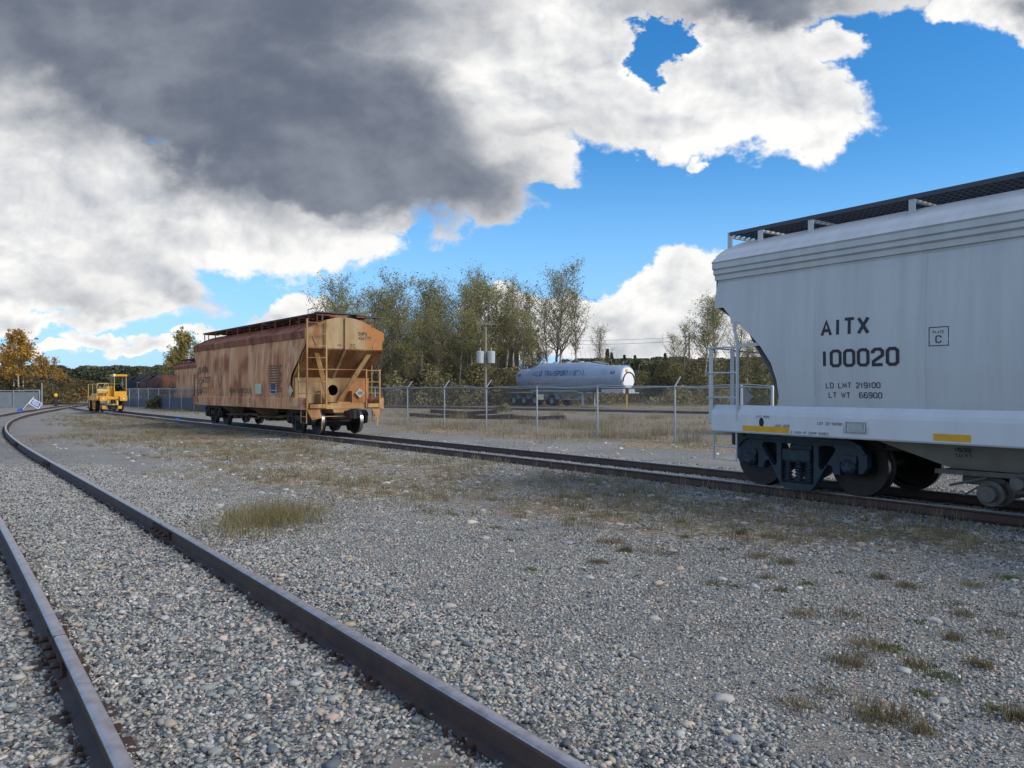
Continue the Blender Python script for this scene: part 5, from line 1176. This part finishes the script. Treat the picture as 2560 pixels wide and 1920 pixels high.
def switch_stand(x, y, s, label):
    T = thing('switch_stand', label, 'switch stand', (x, y, 0), R(25)); T.scale = (s, s, s)
    b = MB(); b.prism([(-.30, 0), (.30, 0), (.14, .62), (-.14, .62)], 1, -.15, .15); b.build('base', M['darkrail'], T, bevel=.03)
    b = MB(); b.tube([(0, 0, .6), (0, 0, 2.5)], .045, 6); b.tube([(.1, 0, .5), (.5, -.05, .55), (.55, -.05, 1.2)], .03, 6); b.box(.48, .62, -.1, .0, 1.05, 1.3); b.build('mast', M['darkrail'], T)
    b = MB(); pts = [(.36*math.cos(a)*(1 if abs(math.cos(a)) < .85 else .92), 1.55+.36*math.sin(a)) for a in np.linspace(math.pi/8, 2*math.pi+math.pi/8, 9)[:-1]]
    b.prism([(a*.68, 1.55+(c-1.55)*.68) for a, c in pts], 1, -.06, -.045); b.build('target', M['targety'], T)
    b = MB(); b.lathe([(2.32, .06), (2.36, .10), (2.54, .10), (2.6, .05), (2.6, 0)], 10, (0, 0, 0), 2); b.build('lamp', M['darkrail'], T)
q = ground_at(121, 877.2); switch_stand(q[0], q[1], .76, 'larger of two yellow round targets on dark switch stands left of the mover')
q = ground_at(160.5, 866.5); switch_stand(q[0], q[1], .70, 'smaller more distant yellow switch target just left of the mover')
T = thing('marker_post', 'thin yellow marker post standing in front of the tank trailer nose', 'post', (10.3, 69.0, .0)); b = MB(); b.box(-.06, .06, -.06, .06, -.1, 1.75); b.build('shaft', M['amber'] if False else mat('marker_yellow', (.55, .36, .06), .6), T)
b = MB(); b.box(-.12, .16, -.08, .08, 1.35, 1.85); b.build('head', M['rustiron'], T)

# diamond sign back behind the fence, seen under the pale car's end
T = thing('diamond_sign', 'dark diamond sign seen from behind on a post beyond the pale car end', 'sign', (7.25, 24.3, 0), R(12))
b = MB(); b.prism([(0, 1.52-.42), (.42, 1.52), (0, 1.94), (-.42, 1.52)], 1, .03, .045); b.build('panel', M['sheet'], T)
b = MB(); b.box(-.045, .045, -.02, .028, -.1, 1.92); b.build('post', M['galv'], T)
for i in range(3): pass

# ------------------------------------------------------------------ tank trailer
def trailer():
    T = thing('tank_trailer', 'silver white bulk tank trailer parked behind the fence near the wood', 'trailer', (.9, 82.6, .1), R(-46)); T.scale = (.93, 1.10, 1.10)
    # local x along the trailer, nose at +x; near side is -y
    Lh = 15.6; cz = 2.50
    prof = [(0, 0), (.02, .35), (.12, .70), (.35, .92), (.8, .98), (2.0, 1.02), (2.05, 1.02), (3.6, 1.42), (3.65, 1.43), (10.2, 1.48), (10.25, 1.48), (12.8, 1.12), (12.85, 1.12), (13.6, 1.12), (15.2, 1.10), (15.45, 1.0), (15.5, .9)]
    def rad(x): return float(np.interp(x, [a for a, _ in prof], [r for _, r in prof]))
    b = MB()
    rows = []
    for x, r in prof: rows.append([(x, r*math.cos(t), cz+r*math.sin(t)*(1.0 if math.sin(t) > 0 else .95)) for t in np.linspace(0, 2*math.pi, 33)])
    b.grid(rows); b.build('tank', M['tankwhite'], T, smooth=True)
    b = MB()
    for x in (2.0, 3.62, 10.22, 12.82, 13.6, 14.4):
        r = rad(x)+.02; b.grid([[(x+d, (r-.012*abs(d)*20)*math.cos(t), cz+(r-.012*abs(d)*20)*math.sin(t)*(1 if math.sin(t) > 0 else .95)) for t in np.linspace(0, 2*math.pi, 33)] for d in (-.05, 0, .05)])
    b.build('band', M['tankwhite'], T, smooth=True)
    b = MB(); b.lathe([(15.5, .9), (15.55, .86), (15.60, .45), (15.61, 0)], 28, (0, 0, cz), 0); b.build('nose_cap', M['signwhite'], T, smooth=True)
    b = MB(); 
    b.grid([[(15.62+dx, r*math.cos(t), cz-.35+r*1.0*math.sin(t)) for t in np.linspace(0, math.pi, 17)] for r, dx in ((.78, 0), (.80, .05), (.86, .05), (.88, 0))]); b.build('nose_hoop', M['rubber'], T)
    b = MB(); b.lathe([(15.63, 0), (15.66, .12), (15.60, .17)], 12, (0, -.30, cz+.62), 0); b.build('clearance_lamp', M['amber'], T)
    for x in (3.9, 5.6, 7.4, 9.3): b = MB(); b.lathe([(cz+1.30, .34), (cz+1.48, .34), (cz+1.52, .28), (cz+1.56, .28), (cz+1.56, 0)], 14, (x, 0, 0), 2); b.build('dome_lid', M['alu'], T)
    b = MB(); b.tube([(.3, -.35, cz+.95), (.3, -.35, cz+1.15), (1.6, -.35, cz+1.18), (1.6, -.35, cz+1.0)], .04, 6); b.tube([(1.7, -.2, cz+1.0), (3.6, -.2, cz+1.42), (10, -.2, cz+1.44)], .035, 6); b.tube([(11.2, -.35, cz+1.35), (11.4, -.35, cz+1.5), (12.9, -.35, cz+1.22)], .04, 6); b.tube([(11.2, .1, cz+1.35), (11.4, .1, cz+1.5), (12.9, .1, cz+1.22)], .04, 6)
    b.build('walkway', M['alu'], T)
    b = MB()
    for x in (4.6, 7.0, 9.4): b.add([(x+dx*1.1, dy*1.0, cz-.95) for dx, dy in ((-1, -1), (1, -1), (1, 1), (-1, 1))]+[(x+dx*.2, dy*.2, .62) for dx, dy in ((-1, -1), (1, -1), (1, 1), (-1, 1))], [(0, 1, 5, 4), (1, 2, 6, 5), (2, 3, 7, 6), (3, 0, 4, 7), (4, 5, 6, 7)])
    b.tube([(1.0, -.5, .62), (10.5, -.5, .62)], .06, 6); b.build('hopper_cone', M['alu'], T)
    b = MB(); b.box(-.3, 3.4, -1.25, 1.25, 1.18, 1.28); b.box(-.3, 6.8, -.5, -.4, .85, 1.18); b.box(-.3, 6.8, .4, .5, .85, 1.18); b.box(9.9, 15.9, -1.1, 1.1, 1.18, 1.26); b.box(12.8, 15.6, -.8, .8, 1.26, 1.55); b.box(3.0, 10.0, -1.28, -1.24, 1.34, 1.42); b.build('frame', M['alu'], T)
    b = MB()
    for x in np.arange(2.9, 10.2, .62): b.box(x, x+.3, -1.375, -1.355, cz-.48, cz-.42)
    b.build('reflective_tape', M['red'], T)
    b = MB()
    for x in np.arange(10.6, 15.6, 1.2): b.box(x, x+.5, -1.112, -1.10, 1.19, 1.25)
    b.build('reflective_tape', M['red'], T)
    for x in (.4, 2.0, 3.7, 6.3):
        for s in (-1, 1):
            b = MB(); b.mi = 0; b.lathe([(-.28, .28), (-.28, .46), (-.22, .52), (.22, .52), (.28, .46), (.28, .28)], 20, (x, s*.95, .52), 1); b.mi = 1; b.lathe([(s*-.1, 0), (s*.1, .12), (s*.1, .2), (s*.24, .29)], 16, (x, s*.95, .52), 1)
            b.build('wheel', [M['rubber'], M['tankwhite']], T, smooth=True)
        b = MB(); b.grid([[(x+.64*math.cos(t), y, .52+.62*math.sin(t)) for t in np.linspace(.15, math.pi-.15, 11)] for y in (-1.27, -.62)]); b.build('fender', M['tankwhite'], T, smooth=True)
    b = MB()
    for s in (-1, 1): b.box(10.2, 10.35, s*.8-.08, s*.8+.08, .15, 1.2); b.box(10.1, 10.45, s*.8-.15, s*.8+.15, .08, .16)
    b.tube([(9.4, -.9, .7), (10.3, -.8, .9), (10.9, -.8, 1.2)], .05, 6); b.build('landing_leg', M['alu'], T)
    b = MB(); b.lathe([(-1.3, .5), (-1.3, .56), (1.3, .56), (1.3, .5)], 16, (11.6, 0, 1.2), 1, math.pi*.02, math.pi*.98); 
    def wrap(x0, z0):
        def f_(x, y, l):
            X = x0+x; r = rad(X)+.012+l; zz = z0+y-cz; a = math.asin(max(-1, min(1, zz/r))); return (X, -r*math.cos(a), cz+r*math.sin(a))
        return f_
    b = MB(); write(b, "MILO TRANSPORT", 5.3, .42, wrap(3.5, cz+.26), .17); write(b, "(1971)", 1.9, .42, wrap(9.25-.2, cz+.26), .15); write(b, "610", .5, .22, wrap(14.2, cz+.35), .26); write(b, "610", .5, .22, wrap(.7, cz+.25), .26); b.build('lettering', M['bluetext'], T)
    b = MB(); b.box(4.2, 5.3, -1.45, -1.35, .55, 1.05); b.build('tool_box', M['tag'], T, bevel=.03)
trailer()

# ------------------------------------------------------------------ cars on the siding
def tank_car(x, y, rz, m, label):
    T = thing('tank_car', label, 'tank car', (x, y, 0), R(rz), 'tank cars on the siding'); cz = 2.12; r = 1.22
    pr = [(-6.6, 0), (-6.55, .5), (-6.35, .85), (-6.0, 1.1), (-5.6, r), (5.6, r), (6.0, 1.1), (6.35, .85), (6.55, .5), (6.6, 0)]
    b = MB(); b.lathe([(a, q) for a, q in pr], 28, (0, 0, cz), 1); b.build('tank', m, T, smooth=True)
    b = MB(); b.lathe([(cz+1.1, .45), (cz+1.6, .45), (cz+1.66, .4), (cz+1.66, 0)], 16, (0, 0, 0), 2); b.build('dome', M['darkrail'], T)
    b = MB(); b.box(-1.3, 1.3, -1.3, 1.3, cz+1.16, cz+1.21)
    for px in (-1.3, 1.3):
        for py in (-1.3, 0, 1.3): b.tube([(px, py, cz+.5), (px, py, cz+2.1)], .035, 5)
        b.tube([(px, -1.3, cz+2.1), (px, 1.3, cz+2.1)], .03, 5); b.tube([(px, -1.3, cz+1.65), (px, 1.3, cz+1.65)], .025, 5)
    b.box(-1.5, -1.42, -2, 2, .9, cz-.2); b.build('platform', M['darkrail'], T)
    b = MB(); b.box(-.3, .3, -7, 7, .95, 1.2); b.box(-1.4, 1.4, -6.9, -6.75, .95, 1.25); b.box(-1.4, 1.4, 6.75, 6.9, .95, 1.25); b.box(-.9, .9, -5.2, -4.6, 1.0, 1.5); b.box(-.9, .9, 4.6, 5.2, 1.0, 1.5); b.tube([(-1.52, -6.6, 1.9), (-1.52, 6.6, 1.9)], .03, 5); b.build('frame', M['darkrail'], T)
    b = MB(); b.tube([(-1.2, -6.9, 1.1), (-1.2, -6.9, 2.6), (1.2, -6.9, 2.6), (1.2, -6.9, 1.1)], .035, 5); b.build('end_rail', M['galv'], T)
    for yy in (-5, 5): make_truck(T, yy, M['steel'], M['wheel'], .16)
    return T
def on(L, y): i = int(np.argmin(np.abs(L[:, 1]-y))); d = L[i+1]-L[i]; return L[i], math.degrees(math.atan2(-d[0], d[1]))
(c, a) = on(TD, 86.2); tank_car(c[0], c[1], a, M['rusttank'], 'rust brown tank car next to the far rusty hopper car')
(c, a) = on(TD, 98.0); tank_car(c[0], c[1], a, M['blacktank'], 'blue black tank car, the farther of the two on the siding')
(c, a) = on(TD, 70.6)
far = make_hopper('hopper_car', 'distant rust red hopper car behind the fence, mostly hidden by the nearer one', (c[0], c[1]), a, -1.58, 11.45, 1.58, True)

# ------------------------------------------------------------------ shed, poles, wires, old ties
T = thing('storage_shed', 'large dark shed roofline showing through the bare trees', 'building', (-20, 112, 0))
b = MB(); b.box(0, 21, 0, 18, -.3, 8.2); b.build('wall', M['cladding'], T)
b = MB(); b.box(-.3, 21.3, -.3, 18.3, 8.2, 8.42); b.build('roof', M['darkrail'], T)
for k in range(4): b = MB(); b.box(2+k*5, 4.2+k*5, -.06, -.003, 0, 3.4); b.build('door', M['sheet'], T)
def pole(x, y, h, label, arms, trans=False):
    T = thing('utility_pole', label, 'utility pole', (x, y, 0)); b = MB(); b.lathe([(-.2, .17), (h, .11), (h, 0)], 10, (0, 0, 0), 2); b.build('shaft', M['poleg'], T, smooth=True)
    for z in arms:
        b = MB(); b.box(-1.0, 1.0, -.17, -.09, z-.06, z+.06)
        for k in (-.9, -.4, .4, .9): b.lathe([(z+.06, .03), (z+.1, .06), (z+.2, .05), (z+.2, 0)], 8, (k, -.13, 0), 2)
        b.build('crossarm', M['poleg'], T)
    if trans:
        for k in (-.55, .60):
            b = MB(); b.lathe([(h-4.2, 0), (h-4.2, .38), (h-3.0, .40), (h-2.95, .3), (h-2.95, 0)], 14, (k, -.1, 0), 2); b.tube([(k, -.1, h-2.95), (k, -.1, h-2.6)], .05, 6); b.build('transformer', M['transformer'], T, smooth=True)
        b = MB(); b.box(-.7, .7, -.1, .1, h-3.9, h-3.75); b.tube([(-.55, -.1, h-4.2), (-.5, -.1, h-4.8), (0, -.1, h-5.2), (.6, -.1, h-4.7), (.62, -.1, h-4.2)], .03, 5); b.tube([(-.1, 0, h-.1), (-1.2, -.1, h-3.3)], .025, 5); b.build('bracket', M['darkrail'], T)
    return T
pole(-2.75, 80, 8.7, 'wooden utility pole carrying two grey transformers in front of the trees', (8.55,), True)
pole(25.8, 112, 10.0, 'distant utility pole among the trees left of the pale car', (9.4,))
def wires(label, a, bb, sag, r=.022, n=1, dz=.5):
    b = MB()
    for k in range(n):
        b.tube([(a[0]+(bb[0]-a[0])*t, a[1]+(bb[1]-a[1])*t, a[2]+(bb[2]-a[2])*t-sag*4*t*(1-t)-dz*k) for t in np.linspace(0, 1, 22)], r, 4)
    o = b.build('power_line', M['darkrail']); return tag(o, label, 'power line')
wires('sagging dark cable from the transformer pole down over the tank trailer', (-2.5, 80, 5.2), (25.8, 110, 6.2), 1.9)
wires('pair of thin overhead wires crossing the gap left of the distant pole', (-6, 118, 9.6), (25.8, 112, 9.5), .5, .02, 2, .6)
for i, (x, y, z, a, l) in enumerate(((-5.2, 47.5, .12, 62, 2.6), (-3.2, 46.6, .12, 58, 2.6), (-1.4, 45.6, .13, 66, 2.7), (-3.9, 47.2, .36, 60, 2.6), (-.9, 46.4, .12, 55, 2.5), (.6, 44.9, .12, 60, 2.6), (-2.0, 46.2, .36, 63, 2.6), (2.0, 44.2, .12, 57, 2.4))):
    b = MB(); b.box(-.12, .12, -l/2, l/2, -.11, .11); o = b.build('railway_tie', M['oldtie'], None, (x, y, z), R(a), bevel=.01); o.rotation_euler = (R(rnd.uniform(-4, 4)), 0, R(a))
    tag(o, 'dark old railway tie lying in the heap beyond the fence', 'railway tie', 'old ties heaped beyond the fence')

# ------------------------------------------------------------------ trees
BARK = mat('grey_bark', (.155, .14, .12), .9, col2=(.085, .075, .06), scale=3, stretch=(1, 1, .3))
BIRCH = mat('birch_bark', (.40, .37, .33), .8, col2=(.16, .14, .12), scale=4, stretch=(1, 1, .6), lo=.5, hi=.65)
LEAFG = ramp_mat('sparse_olive_leaf', [(0, (.16, .175, .06)), (.5, (.27, .27, .095)), (.85, (.37, .32, .12)), (1, (.46, .33, .13))], 'tone', .7, trans=.35)
LEAFY = ramp_mat('yellow_leaf', [(0, (.28, .16, .03)), (.5, (.46, .26, .05)), (.8, (.52, .32, .07)), (1, (.38, .30, .08))], 'tone', .7, trans=.35)
LEAFO = ramp_mat('brush_leaf', [(0, (.10, .09, .056)), (.35, (.175, .155, .085)), (.7, (.235, .21, .10)), (.9, (.28, .24, .105)), (1, (.34, .28, .12))], 'tone', .8, trans=.2)
LEAFF = ramp_mat('forest_leaf', [(0, (.055, .066, .044)), (.4, (.10, .108, .062)), (.75, (.155, .148, .076)), (1, (.24, .185, .08))], 'tone', .8, trans=.2)
TWIG = mat('bare_twig', (.17, .14, .12), .9)
def leaf_cards(C, size, r, up=.5):
    """little quads, randomly turned, centred on C"""
    n = len(C); Q = rotmats(n, r); s = size*r.uniform(.6, 1.4, n)
    q = np.array([(-.5, -.5, 0), (.5, -.35, 0), (.6, .5, 0), (-.4, .45, 0)])
    v = np.einsum('nij,kj->nki', Q, q)*s[:, None, None]+C[:, None]
    return v.reshape(-1, 3), np.arange(n*4).reshape(-1, 4)
def tree_parts(seed, H, spread, leaves, leafmat, bark, base=.32, leafsize=.16, stems=1, upright=.75, toplean=.0):
    r = np.random.default_rng(seed); tm = MB(); cm = MB(); tips = []
    for st in range(stems):
        ox, oy = (r.normal(0, .35, 2) if stems > 1 else (0, 0)); lean = r.normal(0, .05, 2)+(np.array((ox, oy))*.12); Hs = H*(1 if st == 0 else r.uniform(.7, .95))
        r0 = .012*Hs+.03; n = 12; ts = np.linspace(0, 1, n); wx = np.cumsum(r.normal(0, .012*Hs, n)); wy = np.cumsum(r.normal(0, .012*Hs, n))
        trunk = [(ox+lean[0]*Hs*t+wx[i]*t, oy+lean[1]*Hs*t+wy[i]*t, Hs*t-.1*(i == 0)) for i, t in enumerate(ts)]
        tm.tube(trunk, [r0*(1-.93*t**.9)+.006 for t in ts], 7)
        T = np.array(trunk); nb = int(Hs*3.2)
        for k in range(nb):
            t = base+(1-base)*(k+r.random())/nb*.97; p = np.array([np.interp(t, ts, T[:, j]) for j in range(3)])
            a = r.uniform(0, 6.283); tau = (t-base)/(1-base); L = spread*Hs*(.05+.17*math.sin(math.pi*min(1, .18+.80*tau))**.9)*r.uniform(.5, 1.35); el = upright*r.uniform(.7, 1.25)
            d = np.array((math.cos(a)*math.cos(el), math.sin(a)*math.cos(el), math.sin(el))); pts = [p]; m = 5
            for j in range(m):
                d = d+np.array((r.normal(0, .12), r.normal(0, .12), .10)); d /= np.linalg.norm(d); pts.append(pts[-1]+d*L/m)
            rb = max(.012, r0*(1-t)*.45+.008); cm.tube([tuple(q) for q in pts], [rb*(1-.8*j/m) for j in range(m+1)], 4, cap=False)
            for q in range(int(5+L*3.5)):
                u = r.uniform(.25, 1); c = pts[0]+(pts[-1]-pts[0])*0; j = min(int(u*m), m-1); c = pts[j]+(pts[j+1]-pts[j])*(u*m-j)
                a2 = r.uniform(0, 6.283); e2 = r.uniform(.1, 1.1); l2 = L*r.uniform(.15, .42)+.15; d2 = np.array((math.cos(a2)*math.cos(e2), math.sin(a2)*math.cos(e2), math.sin(e2)))
                e = c+d2*l2*.5+np.array((0, 0, .04)); g = e+(d2+np.array((r.normal(0, .2), r.normal(0, .2), .25)))*l2*.5
                cm.tube([tuple(c), tuple(e), tuple(g)], [.010, .008, .004], 3, cap=False); tips += [e, g]
    tips = np.array(tips); r.shuffle(tips)
    nl = leaves; base_ = tips[r.integers(0, int(len(tips)*.6), nl)]; C = base_+r.normal(0, .17, (nl, 3))
    v, f = leaf_cards(C, leafsize, r); tone = np.repeat(np.clip(np.repeat(r.random(nl//8+1), 8)[:nl]*.5+r.random(nl)*.5, 0, 1), 4)
    return tm, cm, (v, f, tone)
def make_tree(name, label, seed, H, spread, leaves, leafmat, bark, group=None, **k):
    T = thing(name, label, 'tree', (0, 0, 0), 0, group); tm, cm, (v, f, tone) = tree_parts(seed, H, spread, leaves, leafmat, bark, **k)
    tk = tm.build('trunk', bark, T, smooth=True); cm.build('branch', TWIG, tk); raw('crown', v, f, leafmat, dict(tone=tone), parent=T)
    return T
protos = [make_tree('poplar_tree', '', 300+i, 14.0, sp, lv, LEAFG, BARK if i % 2 else BIRCH, base=bs, leafsize=.10, upright=up, stems=ns) for i, (sp, lv, bs, up, ns) in enumerate(((1.2, 5200, .38, .85, 1), (1.35, 3000, .36, .8, 1), (1.1, 1300, .38, .95, 1), (1.3, 7400, .32, .75, 2), (1.0, 2000, .42, 1.0, 1), (1.4, 4800, .36, .75, 2)))]
used = [0]*6
WOOD = [ # pixel x (2212 wide), depth, top y, prototype, label (None: shared)
 (752, 84, 617, 3, 'leafiest tree at the left end of the wood, just right of the rusty car'), (800, 90, 632, 0, None), (838, 96, 640, 5, None), (872, 86, 628, 1, None), (905, 92, 636, 0, None), (935, 98, 652, 3, None), (968, 88, 612, 5, 'broad bare topped tree left of the transformer pole'),
 (1003, 95, 625, 1, None), (1037, 100, 607, 2, None), (1060, 92, 640, 0, None), (1088, 90, 632, 4, None), (1112, 96, 598, 2, 'tallest thin tree, its top against the white cloud right of the pole'), (1150, 92, 640, 4, None), (1196, 98, 612, 1, 'broad airy tree directly above the tank trailer middle'), (1215, 90, 628, 2, None),
 (1250, 96, 636, 4, 'narrow tree above the tank trailer, second from the right of the wood'), (1298, 100, 700, 2, 'low bare tree at the right end of the wood above the trailer nose'), (778, 100, 650, 2, None), (850, 104, 655, 4, None), (920, 104, 650, 2, None), (1020, 104, 640, 4, None), (735, 92, 660, 1, None),
 (1180, 104, 650, 2, None), (1075, 104, 655, 1, None), (1135, 88, 690, 0, None), (990, 84, 680, 0, None), (890, 82, 690, 3, None), (820, 82, 700, 1, None), (945, 84, 690, 5, None), (770, 80, 690, 5, None), (1050, 84, 700, 3, None),
 (760, 106, 700, 3, None), (815, 107, 705, 5, None), (868, 106, 700, 0, None), (918, 107, 708, 3, None), (972, 106, 700, 5, None), (1022, 107, 705, 3, None), (1072, 106, 702, 0, None), (1118, 107, 712, 5, None), (1162, 106, 722, 3, None),
 (1520, 96, 645, 0, 'tall leafy tree just left of the pale car end'), (1482, 100, 700, 2, None), (1548, 104, 668, 4, None), (1590, 100, 690, 1, None), (1462, 110, 735, 1, None), (1640, 108, 720, 5, None), (1610, 96, 740, 4, None)]
for i, (x, Z, y, k, lab) in enumerate(WOOD):
    T = protos[k] if not used[k] else copy_tree(protos[k]); used[k] = 1
    px = x*1.15732; T.location = ((px-1280)*Z/F, Z, 0); h = CZ+(974-y*1.15732)*Z/F; s = h/14.0*(1+.06*math.sin(i*5)); T.scale = (s*1.05, s*1.05, s); T.rotation_euler = (0, 0, i*2.1)
    right = x > 1400
    tag(T, lab or ('slender half bare tree in the thicket behind the pale car end' if right else 'slender half bare tree standing among others in the wood beyond the fence'), 'tree', 'trees behind the pale car end' if right else 'trees of the wood beyond the fence')
bp = [make_tree('birch_tree', '', 400+i, 11.0, sp, lv, LEAFY, BIRCH, base=bs, leafsize=.20, upright=up, stems=ns) for i, (sp, lv, bs, up, ns) in enumerate(((1.15, 4200, .30, .75, 2), (1.1, 3000, .35, .8, 1), (.8, 500, .4, 1.0, 1)))]
ub = [0]*3
for i, (x, Z, y, k, lab) in enumerate(((52, 92, 722, 0, 'tallest amber leaved birch at the left edge, bare at the top'), (8, 96, 770, 1, 'amber birch cut off at the far left edge, low crowned'), (88, 96, 775, 1, 'yellow leaved birch right of the tallest amber one'), (112, 104, 775, 2, 'thin almost bare birch right of the amber ones'), (30, 104, 760, 1, 'amber birch standing between the tallest birch and the left edge'), (132, 110, 800, 0, 'low yellow birch behind the switch stands'),
        (392, 112, 726, 1, 'yellow green tree left of the rusty hopper car roof'), (370, 120, 755, 0, 'low yellow tree behind the far tank car'), (415, 118, 742, 2, 'bare thin tree touching the rusty car roof end'))):
    T = bp[k] if not ub[k] else copy_tree(bp[k]); ub[k] = 1
    px = x*1.15732; T.location = ((px-1280)*Z/F, Z, 0); h = CZ+(974-y*1.15732)*Z/F; s = h/11.0; T.scale = (s, s, s); T.rotation_euler = (0, 0, i*1.3); tag(T, lab, 'tree', 'yellow autumn birches')
    if x > 300:
        for ch in T.children:
            if ch.name.startswith('crown'):
                ch.data = ch.data.copy(); ch.data.materials[0] = LEAFYG = bpy.data.materials.get('yellowgreen_leaf') or ramp_mat('yellowgreen_leaf', [(0, (.20, .19, .05)), (.5, (.34, .29, .08)), (1, (.46, .36, .12))], 'tone', .7, trans=.35)

# undergrowth: a thicket of brush under the wood
def brush(name, spots, leafmat, dens, size, seed, stems=True):
    """spots: (x, y, radius, height)"""
    r = np.random.default_rng(seed); Cs, tn = [], []
    sm = MB()
    for (x, y, rad, h) in spots:
        n = int(dens*rad*rad*h); n = max(n, 30)
        a = r.uniform(0, 6.283, n); q = np.sqrt(r.random(n))*rad*r.uniform(.6, 1.1, n); zz = r.random(n)**.8; k = np.sqrt(np.clip(1-(zz*.95)**2.2, .03, 1))
        Cs.append(np.c_[x+q*k*np.cos(a), y+q*k*np.sin(a), zz*h]); tn.append(np.clip(r.normal(.45, .22)+r.normal(0, .16, n), 0, 1))
        if stems:
            for _ in range(int(2+rad*1.5)):
                a = r.uniform(0, 6.283); q = r.random()*rad*.8; bx, by = x+q*math.cos(a), y+q*math.sin(a); hh = h*r.uniform(.7, 1.35)
                sm.tube([(bx, by, -.1), (bx+r.normal(0, .15), by+r.normal(0, .15), hh*.5), (bx+r.normal(0, .35), by+r.normal(0, .3), hh)], [.025, .016, .006], 3, cap=False)
    C = np.concatenate(Cs); v, f = leaf_cards(C, size, r)
    o = raw(name, v, f, leafmat, dict(tone=np.repeat(np.concatenate(tn), 4))); tag(o, kind='stuff')
    if stems: sm.build('stem', TWIG, o)
    return o
r = np.random.default_rng(91); sp = []
def belt(px0, px1, Z0, Z1, y0, y1, n, rad):
    for _ in range(n):
        Z = r.uniform(Z0, Z1); x = r.uniform(px0, px1); y = r.uniform(y0, y1); h = CZ+(974-y*1.15732)*Z/F
        sp.append(((x*1.15732-1280)*Z/F, Z, rad*r.uniform(.6, 1.3), max(h, .8)))
belt(690, 1320, 82, 104, 772, 856, 150, 2.0); belt(690, 1040, 78, 86, 800, 862, 45, 1.3); belt(1280, 1800, 92, 120, 770, 850, 90, 2.4); belt(1400, 1800, 82, 92, 830, 868, 40, 1.4)
brush('undergrowth', sp, LEAFO, 55, .15, 92)
sp = []; belt(-40, 160, 84, 110, 810, 860, 40, 2.4); belt(90, 470, 138, 180, 815, 858, 60, 3.5)
brush('undergrowth', sp, ramp_mat('left_brush_leaf', [(0, (.05, .042, .024)), (.5, (.11, .085, .038)), (1, (.22, .15, .05))], 'tone', .8, trans=.2), 24, .2, 93)
# far wood on low ground at the horizon
sp = []; belt(60, 560, 210, 330, 790, 826, 150, 5.5); belt(1280, 1900, 170, 300, 772, 800, 150, 6.0); belt(1250, 1500, 300, 420, 775, 785, 60, 7); belt(-100, 80, 200, 300, 790, 820, 30, 6); belt(1900, 2600, 150, 300, 760, 800, 90, 7); belt(560, 1280, 200, 320, 790, 815, 90, 7)
brush('far_forest', sp, LEAFF, 6.5, .55, 94, stems=False)
def conifer_mesh(seed):
    r = np.random.default_rng(seed); C = []
    for k in range(500):
        t = r.random()**.8; a = r.uniform(0, 6.283); q = (1-t)*.115*r.uniform(.2, 1.2)+.01; C.append((q*math.cos(a), q*math.sin(a), .08+.92*t))
    return np.array(C)
def conifer(x, y, h, label):
    T = thing('spruce_tree', label, 'tree', (x, y, 0), rnd.uniform(0, 6), 'dark spruces on the skyline'); C = conifer_mesh(rnd.randint(0, 999))*h
    v, f = leaf_cards(C, h*.045, np.random.default_rng(5)); raw('crown', v, f, LEAFF, dict(tone=np.repeat(np.random.default_rng(2).random(len(C))*.4, 4)), parent=T)
    b = MB(); b.tube([(0, 0, -.2), (0, 0, h*.98)], [h*.012, .02], 5); b.build('trunk', BARK, T)
for i, (x, y, Z) in enumerate(((1312, 755, 230), (1321, 763, 240), (1349, 768, 255), (1437, 764, 230), (1372, 769, 260), (165, 795, 260), (205, 797, 270), (247, 794, 280), (225, 800, 250), (300, 800, 260), (185, 800, 240))):
    conifer((x*1.15732-1280)*Z/F, Z, (CZ+(974-y*1.15732)*Z/F), 'small dark spruce on the skyline right of the wood' if x > 900 else 'small dark spruce on the far skyline above the mover')
# single bushes
def bush(x, y, Z, rad, h, m, label, seed, size=.14, dens=150):
    r = np.random.default_rng(seed); n = int(dens*rad*rad*h*10); a = r.uniform(0, 6.283, n); zz = r.random(n); q = np.sqrt(r.random(n))*rad*np.sqrt(np.clip(1-zz**2.2, .05, 1)); C = np.c_[q*np.cos(a), q*np.sin(a), zz*h]
    C += .12*np.sin(C[:, [1, 2, 0]]*7)
    T = thing('bush', label, 'bush', ((x*1.15732-1280)*Z/F, Z, 0)); v, f = leaf_cards(C, size, r); raw('foliage', v, f, m, dict(tone=np.repeat(np.clip(r.normal(.5, .25, n), 0, 1), 4)), parent=T)
    b = MB()
    for _ in range(7):
        a = r.uniform(0, 6.283); b.tube([(0, 0, -.05), (rad*.4*math.cos(a), rad*.4*math.sin(a), h*.5), (rad*.8*math.cos(a), rad*.8*math.sin(a), h*.95)], [.02, .014, .006], 4)
    b.build('stem', TWIG, T); return T
bush(340, 888, 70, .95, 1.1, LEAFF, 'dark green bush at the foot of the fence right of the mover', 1)
bush(171, 868, 125, 1.5, 2.0, LEAFY, 'bright yellow green bush behind the small switch target', 2)
bush(1640, 800, 30, 1.2, 2.1, ramp_mat('pale_bush_leaf', [(0, (.06, .07, .03)), (.5, (.13, .14, .06)), (1, (.24, .23, .11))], 'tone', .8, trans=.3), 'pale leafy bush showing under the pale car end beyond the fence', 3, .07)
bush(1085, 850, 60, .8, .6, LEAFO, 'dry brown bush beyond the fence left of the tank trailer', 6, .09)
